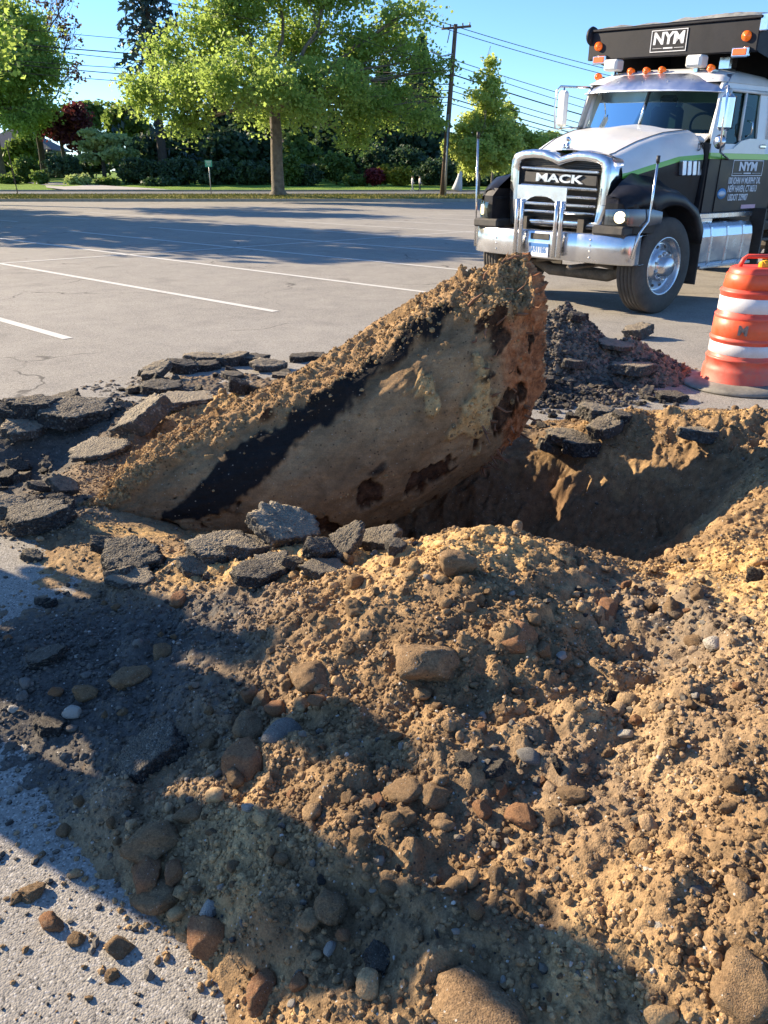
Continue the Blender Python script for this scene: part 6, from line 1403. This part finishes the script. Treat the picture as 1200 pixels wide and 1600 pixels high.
for i, (px, py, rx, rz, Y, mk, lab) in enumerate(S_):
    c = at(px, py, Y); k = (Y*CT-(c.z-CAMH)*ST)/FPX; rt = empty('shrub', (c.x, c.y, max(c.z-rz*k, .3)), 0, lab, 'shrub', 'shrubs along the gardens')
    leaves('foliage', [(c, (rx*k, rx*k*.8, rz*k))], int(60+rx*rz*.16), 24, .26, LM[mk], rt, 200+i, .42, .55)
    mb = MB(); mb.tube([(0, 0, -.2), (0, 0, rz*k*.8)], [.08, .05], 6); mb.build('stem', [M_barkd], rt, fixn=False)

bl = BL(98, [(px, 258+4*math.sin(px*.07), 26, 17+4*math.sin(px*.13), 1.5*math.sin(px)) for px in range(-80, 980, 26)]); c0 = bl[20][0]
rt = empty('hedge', (c0.x, c0.y, .9), 0, 'long dark hedge closing the gardens far behind the trees', 'hedge'); leaves('foliage', bl, 900, 26, .6, LM['dark'], rt, 777, 1.1, .3)
# ------------------------------------------------------------------ kerb, verge, road, lawns, houses
def grass_mat(name, a, b_, sc=4):
    m, N, L = new_mat(name); b = N['Principled BSDF']; b.inputs['Roughness'].default_value = .9; b.inputs['Specular IOR Level'].default_value = .1; tc = N.new('ShaderNodeTexCoord'); v = tc.outputs['Object']
    c = ramp(N, L, noise(N, L, v, .35, 6, .7), [(.35, a), (.65, b_)]); c = mixc(N, L, 1.0, c, ramp(N, L, noise(N, L, v, sc*4, 4, .7), [(.3, (.6, .6, .6)), (.7, (1.35, 1.3, 1.2))]), 'MULTIPLY'); L.new(c, b.inputs['Base Color'])
    bp = N.new('ShaderNodeBump'); bp.inputs['Distance'].default_value = .06; L.new(noise(N, L, v, 12, 5, .7), bp.inputs['Height']); L.new(bp.outputs[0], b.inputs['Normal']); return m
Mgr = grass_mat('dry_verge_grass', (.25, .26, .06), (.38, .34, .14)); Mlawn = grass_mat('lawn_grass', (.14, .25, .04), (.24, .36, .06))
Mconc = pm('kerb_concrete', (.36, .32, .26), .9, bump=.004, bscale=30, var=.25, vscale=3); Mroad = pm('road_asphalt', (.14, .14, .14), .9, bump=.003, bscale=60, var=.2, vscale=1.5); Mwalk = pm('driveway_concrete', (.42, .39, .35), .9, bump=.003, bscale=40, var=.15, vscale=1)
mb = MB(); mb.box((0, 47.08, .065), (320, .16, .17), bev=.02); mb.build('kerb', [Mconc])['kind'] = 'structure'
def strip(name, y0, z0, y1, z1, mat, amp=0.0, x0=-160, x1=160, n=400, ny=4):
    xs = np.linspace(x0, x1, n); ys = np.linspace(y0, y1, ny); X, Y = np.meshgrid(xs, ys); Z = z0+(Y-y0)/(y1-y0)*(z1-z0)+amp*fbm(X*.4, Y*.4, 0, 3, 5)*((Y > y0+.01) & (Y < y1-.01)); idx = np.arange(n*ny).reshape(ny, n)
    q = np.stack([idx[:-1, :-1], idx[:-1, 1:], idx[1:, 1:], idx[1:, :-1]], -1).reshape(-1, 4); o = link(name, mesh_np(name, np.c_[X.ravel(), Y.ravel(), Z.ravel()], quads=q), mat); o['kind'] = 'structure'; return o
strip('grass_verge', 47.16, .13, 50.3, .30, Mgr, .03); strip('road', 50.3, .30, 58.5, .30, Mroad); 
mb = MB(); mb.box((0, 50.25, .27), (320, .14, .16), bev=.02); mb.build('road_kerb', [Mconc])['kind'] = 'structure'
mb = MB(); mb.box((0, 58.55, .30), (320, .14, .22), bev=.02); mb.build('road_kerb', [Mconc])['kind'] = 'structure'
strip('lawn', 58.6, .38, 100, .95, Mlawn, .12, ny=20); strip('terrain', 100, .95, 900, 3, Mlawn, .3, x0=-900, x1=900, ny=6)
def lawn_z(y): return .38+(y-58.6)/(100-58.6)*.57
mb = MB(); A = [(62, 299), (150, 297), (255, 299), (300, 300)]; 
dl = [(20, 302.5, 58.7), (130, 302.5, 58.7)]
dv = [(-22.5, 58.6), (-15.0, 58.6), (-18.5, 63), (-23.5, 69), (-30, 78), (-33.5, 78), (-28, 69), (-25.5, 63)]
mb.add([(x, y, lawn_z(y)+.045) for x, y in dv], [tuple(range(len(dv)))]); mb.build('driveway', [Mwalk], fixn=False)['kind'] = 'structure'
# tufts of grass on the verge
r = np.random.RandomState(3); n = 16000; x = r.uniform(-26, 14, n); y = 47.2+3*r.rand(n); z = .13+(y-47.16)/3.14*.17; hgt = r.uniform(.05, .14, n); a = r.uniform(0, 6.28, n); w = .025
v = np.stack([np.c_[x-w*np.cos(a), y-w*np.sin(a), z-.01], np.c_[x+w*np.cos(a), y+w*np.sin(a), z-.01], np.c_[x+r.normal(size=n)*.03, y+r.normal(size=n)*.03, z+hgt]], 1).reshape(-1, 3)
link('grass', mesh_np('grass', v, tris=np.arange(n*3).reshape(n, 3), smooth=False), Mgr)['kind'] = 'stuff'
# houses
def house(name, c, w, d, hw, hr, wallc, roofc, label, rz=0, over=.5):
    rt = empty(name, c, rz, label, 'house', 'houses across the road'); Mw = pm(name+'_wall', wallc, .85, var=.08, vscale=3, bump=.004, bscale=10); Mr = pm(name+'_shingles', roofc, .9, var=.2, vscale=4, bump=.01, bscale=12)
    Mf = pm(name+'_trim', (.6, .6, .58), .6); Mg = pm(name+'_pane', (.02, .025, .03), .08)
    mb = MB(); mb.box((0, 0, hw/2-.2), (w, d, hw+.4)); mb.build('wall', [Mw], rt)
    mb = MB(); W, D = w/2+over, d/2+over; e = D*.9; mb.add([(-W, -D, hw), (W, -D, hw), (W, D, hw), (-W, D, hw), (-W+e, 0, hw+hr), (W-e, 0, hw+hr), (-W, -D, hw+.14), (W, -D, hw+.14), (W, D, hw+.14), (-W, D, hw+.14)], [(3, 2, 1, 0), (0, 1, 7, 6), (1, 2, 8, 7), (2, 3, 9, 8), (3, 0, 6, 9), (6, 7, 5, 4), (7, 8, 5), (8, 9, 4, 5), (9, 6, 4)]); mb.build('roof', [Mr], rt)
    nw = int(w//3.2)
    for i in range(nw):
        x = -w/2+w*(i+.5)/nw
        mb = MB(); 
        for (a, b, ww, hh) in ((0, .66, 1.5, .09), (0, -.66, 1.5, .09), (.72, 0, .09, 1.24), (-.72, 0, .09, 1.24), (0, 0, .05, 1.24)): mb.box((x+a, -d/2-.03, hw*.55+b), (ww, .06, hh))
        wd = mb.build('window', [Mf], rt); mb = MB(); mb.box((x, -d/2-.008, hw*.55), (1.36, .02, 1.24)); mb.build('pane', [Mg], wd)
c = at(42, 283, 104); house('ranch_house', (c.x, c.y, 1.0), 8.5, 8, 2.9, 2.6, (.34, .33, .31), (.13, .13, .135), 'grey single-storey house with a hipped roof behind the left trees', .12)
c = at(478, 283, 98); house('tan_house', (c.x, c.y, 1.0), 11, 8, 3.2, 2.0, (.50, .36, .24), (.28, .22, .18), 'tan house glimpsed between the trunk and the dark trees', -.05)
# utility pole and wires
Mpole = pm('weathered_pole', (.13, .085, .055), .9, bump=.006, bscale=10, var=.3, vscale=3); Mwire = pm('black_wire', (.012, .012, .014), .6); Mgal = pm('galvanised_steel', (.42, .43, .43), .45, .7, var=.1, vscale=8); Mins = pm('insulator', (.25, .2, .18), .3)
PB_ = at(691, 307, 49.2); PT = at(712, 38, 49.5); pz = .25
rt = empty('utility_pole', (PB_.x, PB_.y, pz), 0, 'leaning dark wooden utility pole with one crossarm', 'utility pole'); loc = Vector((PB_.x, PB_.y, pz))
mb = MB(); mb.tube([(0, 0, -.2), PT-loc], [.17, .11], 14); mb.build('pole', [Mpole], rt)
a_, b_ = at(690, 45, 49.8), at(736, 41, 49.2); ctr = (a_+b_)/2; dv_ = b_-a_
mb = MB(); mb.tube([a_-loc, b_-loc], .06, 4); arm = mb.build('crossarm', [Mpole], rt)
for t in (.06, .3, .72, .95): mb = MB(); p = a_+dv_*t-loc; mb.lathe([(.03, .04), (.05, .10), (.03, .13), (.045, .17), (.001, .2)], c=tuple(p), n=10); mb.build('insulator', [Mins], arm)
mb = MB(); mb.tube([at(703, 48, 49.5)-loc, at(699, 67, 49.5)-loc], .03, 6); mb.build('cutout_fuse', [Mins], rt)
mb = MB(); mb.tube([Vector((.16, -.16, 0)), Vector((.2, -.15, 4.3))], [.07, .05], 8); mb.build('cable_guard', [Mgal], rt)
mb = MB(); mb.tube([at(709, 84, 49.4)-loc, at(690, 88, 49.0)-loc, at(672, 80, 48.6)-loc], .04, 6); mb.build('bracket_arm', [Mgal], rt)
def wire(pts, r, label, sag=.0):
    P = [at(*p) for p in pts]; n = 14; out = []
    for i in range(len(P)-1):
        for k in range(n+(1 if i == len(P)-2 else 0)):
            t = k/n; q = P[i].lerp(P[i+1], t); q.z -= sag*4*t*(1-t); out.append(q)
    org = out[0].copy(); mb = MB(); mb.tube([q-org for q in out], r, 5); o = mb.build('power_line', [Mwire], loc=org, fixn=False); tag(o, label, 'wire', 'overhead wires along the road')
WL = [((560,-8,52),(693,44,49.8),(1010,132,60),.022,'wire from the left insulator running down behind the truck shield'),
 ((570,-14,52),(708,40,49.5),(1010,122,60),.022,'topmost wire running down to the truck shield'),
 ((640,75,52),(704,92,49.5),(1010,182,60),.022,'middle wire reaching from the bracket to the young linden and truck'),
 ((-60,60,60),(712,118,49.5),(1010,206,60),.040,'thickest cable crossing the gap between the left trees'),
 ((-60,88,60),(704,132,49.5),(1010,219,60),.026,'cable just below the thickest one'),
 ((-60,62,60),(706,142,49.5),(1010,228,60),.026,'cable under the thick pair left of the plane tree'),
 ((-60,92,60),(700,152,49.5),(1010,236,60),.034,'second lowest cable crossing the gap between the left trees'),
 ((-60,105,60),(700,160,49.5),(1010,243,60),.026,'lowest cable left of the plane tree'),
 ((-60,35,60),(704,100,49.5),(1010,196,60),.022,'upper thin wire of the left gap'),
 ((110,-30,44),(560,60,48),(690,95,49.5),.018,'short wire end at the top between the left tree and spruce')]
for a, b, c, rr_, lab in WL: wire([a, (lerp(a[0], b[0], .6), lerp(a[1], b[1], .62), 59), b, c] if a[2] == 60 else [a, b, c], rr_*.85, lab, .12)
# street sign and thin dark post
p = at(330, 303, 51); rt = empty('street_sign', (p.x, p.y, .28), 0, 'small green street sign on a thin steel post behind the verge', 'street sign')
zt = at(328, 250, 51).z-.28; mb = MB(); mb.tube([(0, 0, 0), (-.0, 0, zt)], .03, 8); mb.build('post', [Mgal], rt)
Msg = pm('sign_green', (.06, .42, .30), .4); Msw = pm('sign_white', (.6, .75, .7), .5)
mb = MB(); mb.box((0, -.03, zt-.19), (.42, .012, .38), bev=.02); pn = mb.build('sign_plate', [Msg], rt); mb = MB()
for zz, ww in ((zt-.07, .34), (zt-.16, .30), (zt-.27, .22)): mb.box((0, -.040, zz), (ww, .004, .05))
mb.build('sign_legend', [Msw], pn)
p = at(28, 304, 50.5); mb = MB(); mb.box((0, 0, 1.45), (.05, .05, 2.95), bev=.008); q = at(23, 222, 50.5)-p; mb.box((0, -.04, .8), (.11, .02, .10)); mb.box((0, -.04, 1.2), (.11, .02, .05))
o = mb.build('sign_post', [pm('rusty_post', (.05, .035, .03), .8)], loc=(p.x, p.y, .28)); tag(o, 'thin dark steel post without a sign at the far left of the verge', 'post'); o.rotation_euler = (0, -.05, 0)
p = at(716, 296, 58); rt = empty('draped_statue', (p.x, p.y, .38), 0, 'small white draped figure standing in front of the dark hedge', 'statue'); Mst = pm('white_stone', (.55, .58, .60), .8, bump=.01, bscale=8)
mb = MB(); mb.tube([(-.1, 0, 0), (0, 0, .45), (.07, 0, .85), (.10, 0, 1.1), (.10, 0, 1.2), (.10, 0, 1.34)], [.38, .27, .17, .15, .08, .10], 12); mb.build('robe', [Mst], rt)
# two small walkers
W1 = dict(knL=(-.11, .12, .50), anL=(-.11, .22, .10), toL=(-.12, .36, .06), knR=(.11, -.03, .48), anR=(.11, -.22, .14), toR=(.12, -.08, .04), elL=(-.23, .05, 1.17), wrL=(-.2, .22, 1.05), haL=(-.19, .29, 1.03))
p = at(644, 302, 56.5); person((p.x, p.y, .30), -1.2, 1.02, 'small walker in pale clothes, left of the two on the road', [PMAT['skin'], PMAT['white'], PMAT['lgrey'], PMAT['shoe']], W1, 'two walkers on the road')
p = at(655.5, 302, 56.5); person((p.x, p.y, .30), -1.2, 1.0, 'small walker in pale top and dark shorts, right of the two on the road', [PMAT['skin'], PMAT['white'], PMAT['navy'], PMAT['skin']], W1, 'two walkers on the road')
# bystanders whose shadows cross the mound
W2 = dict(elL=(-.30, -.03, 1.18), wrL=(-.20, .10, 1.0), haL=(-.12, .14, .98), elR=(.33, 0, 1.2), wrR=(.2, .12, 1.03), haR=(.12, .15, 1.0), knL=(-.14, .02, .5), anL=(-.17, -.01, .09), toL=(-.20, .17, .035))
person((-2.78, 2.52, 0), -.9, 1.80, 'worker in a lime shirt, hands on hips, nearest of the three left of the mound', [PMAT['skin'], PMAT['hiv'], PMAT['jean'], PMAT['boot']], W2, 'onlookers beside the hole')
person((-3.05, 3.08, 0), -1.2, 1.74, 'worker in a grey sweatshirt in the middle of the three onlookers', [PMAT['skin'], PMAT['grey'], PMAT['navy'], PMAT['boot']], {}, 'onlookers beside the hole')
person((-3.62, 3.72, 0), -1.4, 1.78, 'worker in a pale shirt, farthest of the three onlookers', [PMAT['skin'], PMAT['white'], PMAT['jean'], PMAT['boot']], W2, 'onlookers beside the hole')
# trees on the lot islands left of the picture whose shadows lie on the asphalt
def ltree(x, y, H_, R_, label, seed, nb=9):
    r = random.Random(seed); bl = [(Vector((x+r.uniform(-.6, .6)*R_, y+r.uniform(-.6, .6)*R_, H_*r.uniform(.5, .85))), (R_*.5, R_*.5, R_*.42)) for _ in range(nb)]
    tree('lot_tree', (x, y, 0), H_*.4, .28, bl, 220, 28, .32, LM['plane'], M_barkg, label, seed=seed, crad=1.0, shell=.3)
for i, (x, y, H_, R_) in enumerate([(-27, 36, 10.8, 5.0), (-36.5, 42.5, 12, 5.5), (-20.6, 30.6, 9.8, 4.2), (-46, 47, 14, 6), (-22.5, 43.5, 12.6, 4.4), (-16.8, 26.4, 9.4, 3.5)]):
    ltree(x, y, H_, R_, ['round shade tree on the lot left of the picture', 'taller shade tree farther along the lot', 'round low shade tree in the middle of the lot island row', 'tallest shade tree at the far left of the lot', 'slim shade tree standing before the verge', 'small shade tree closest to the parking stalls'][i], 300+i)
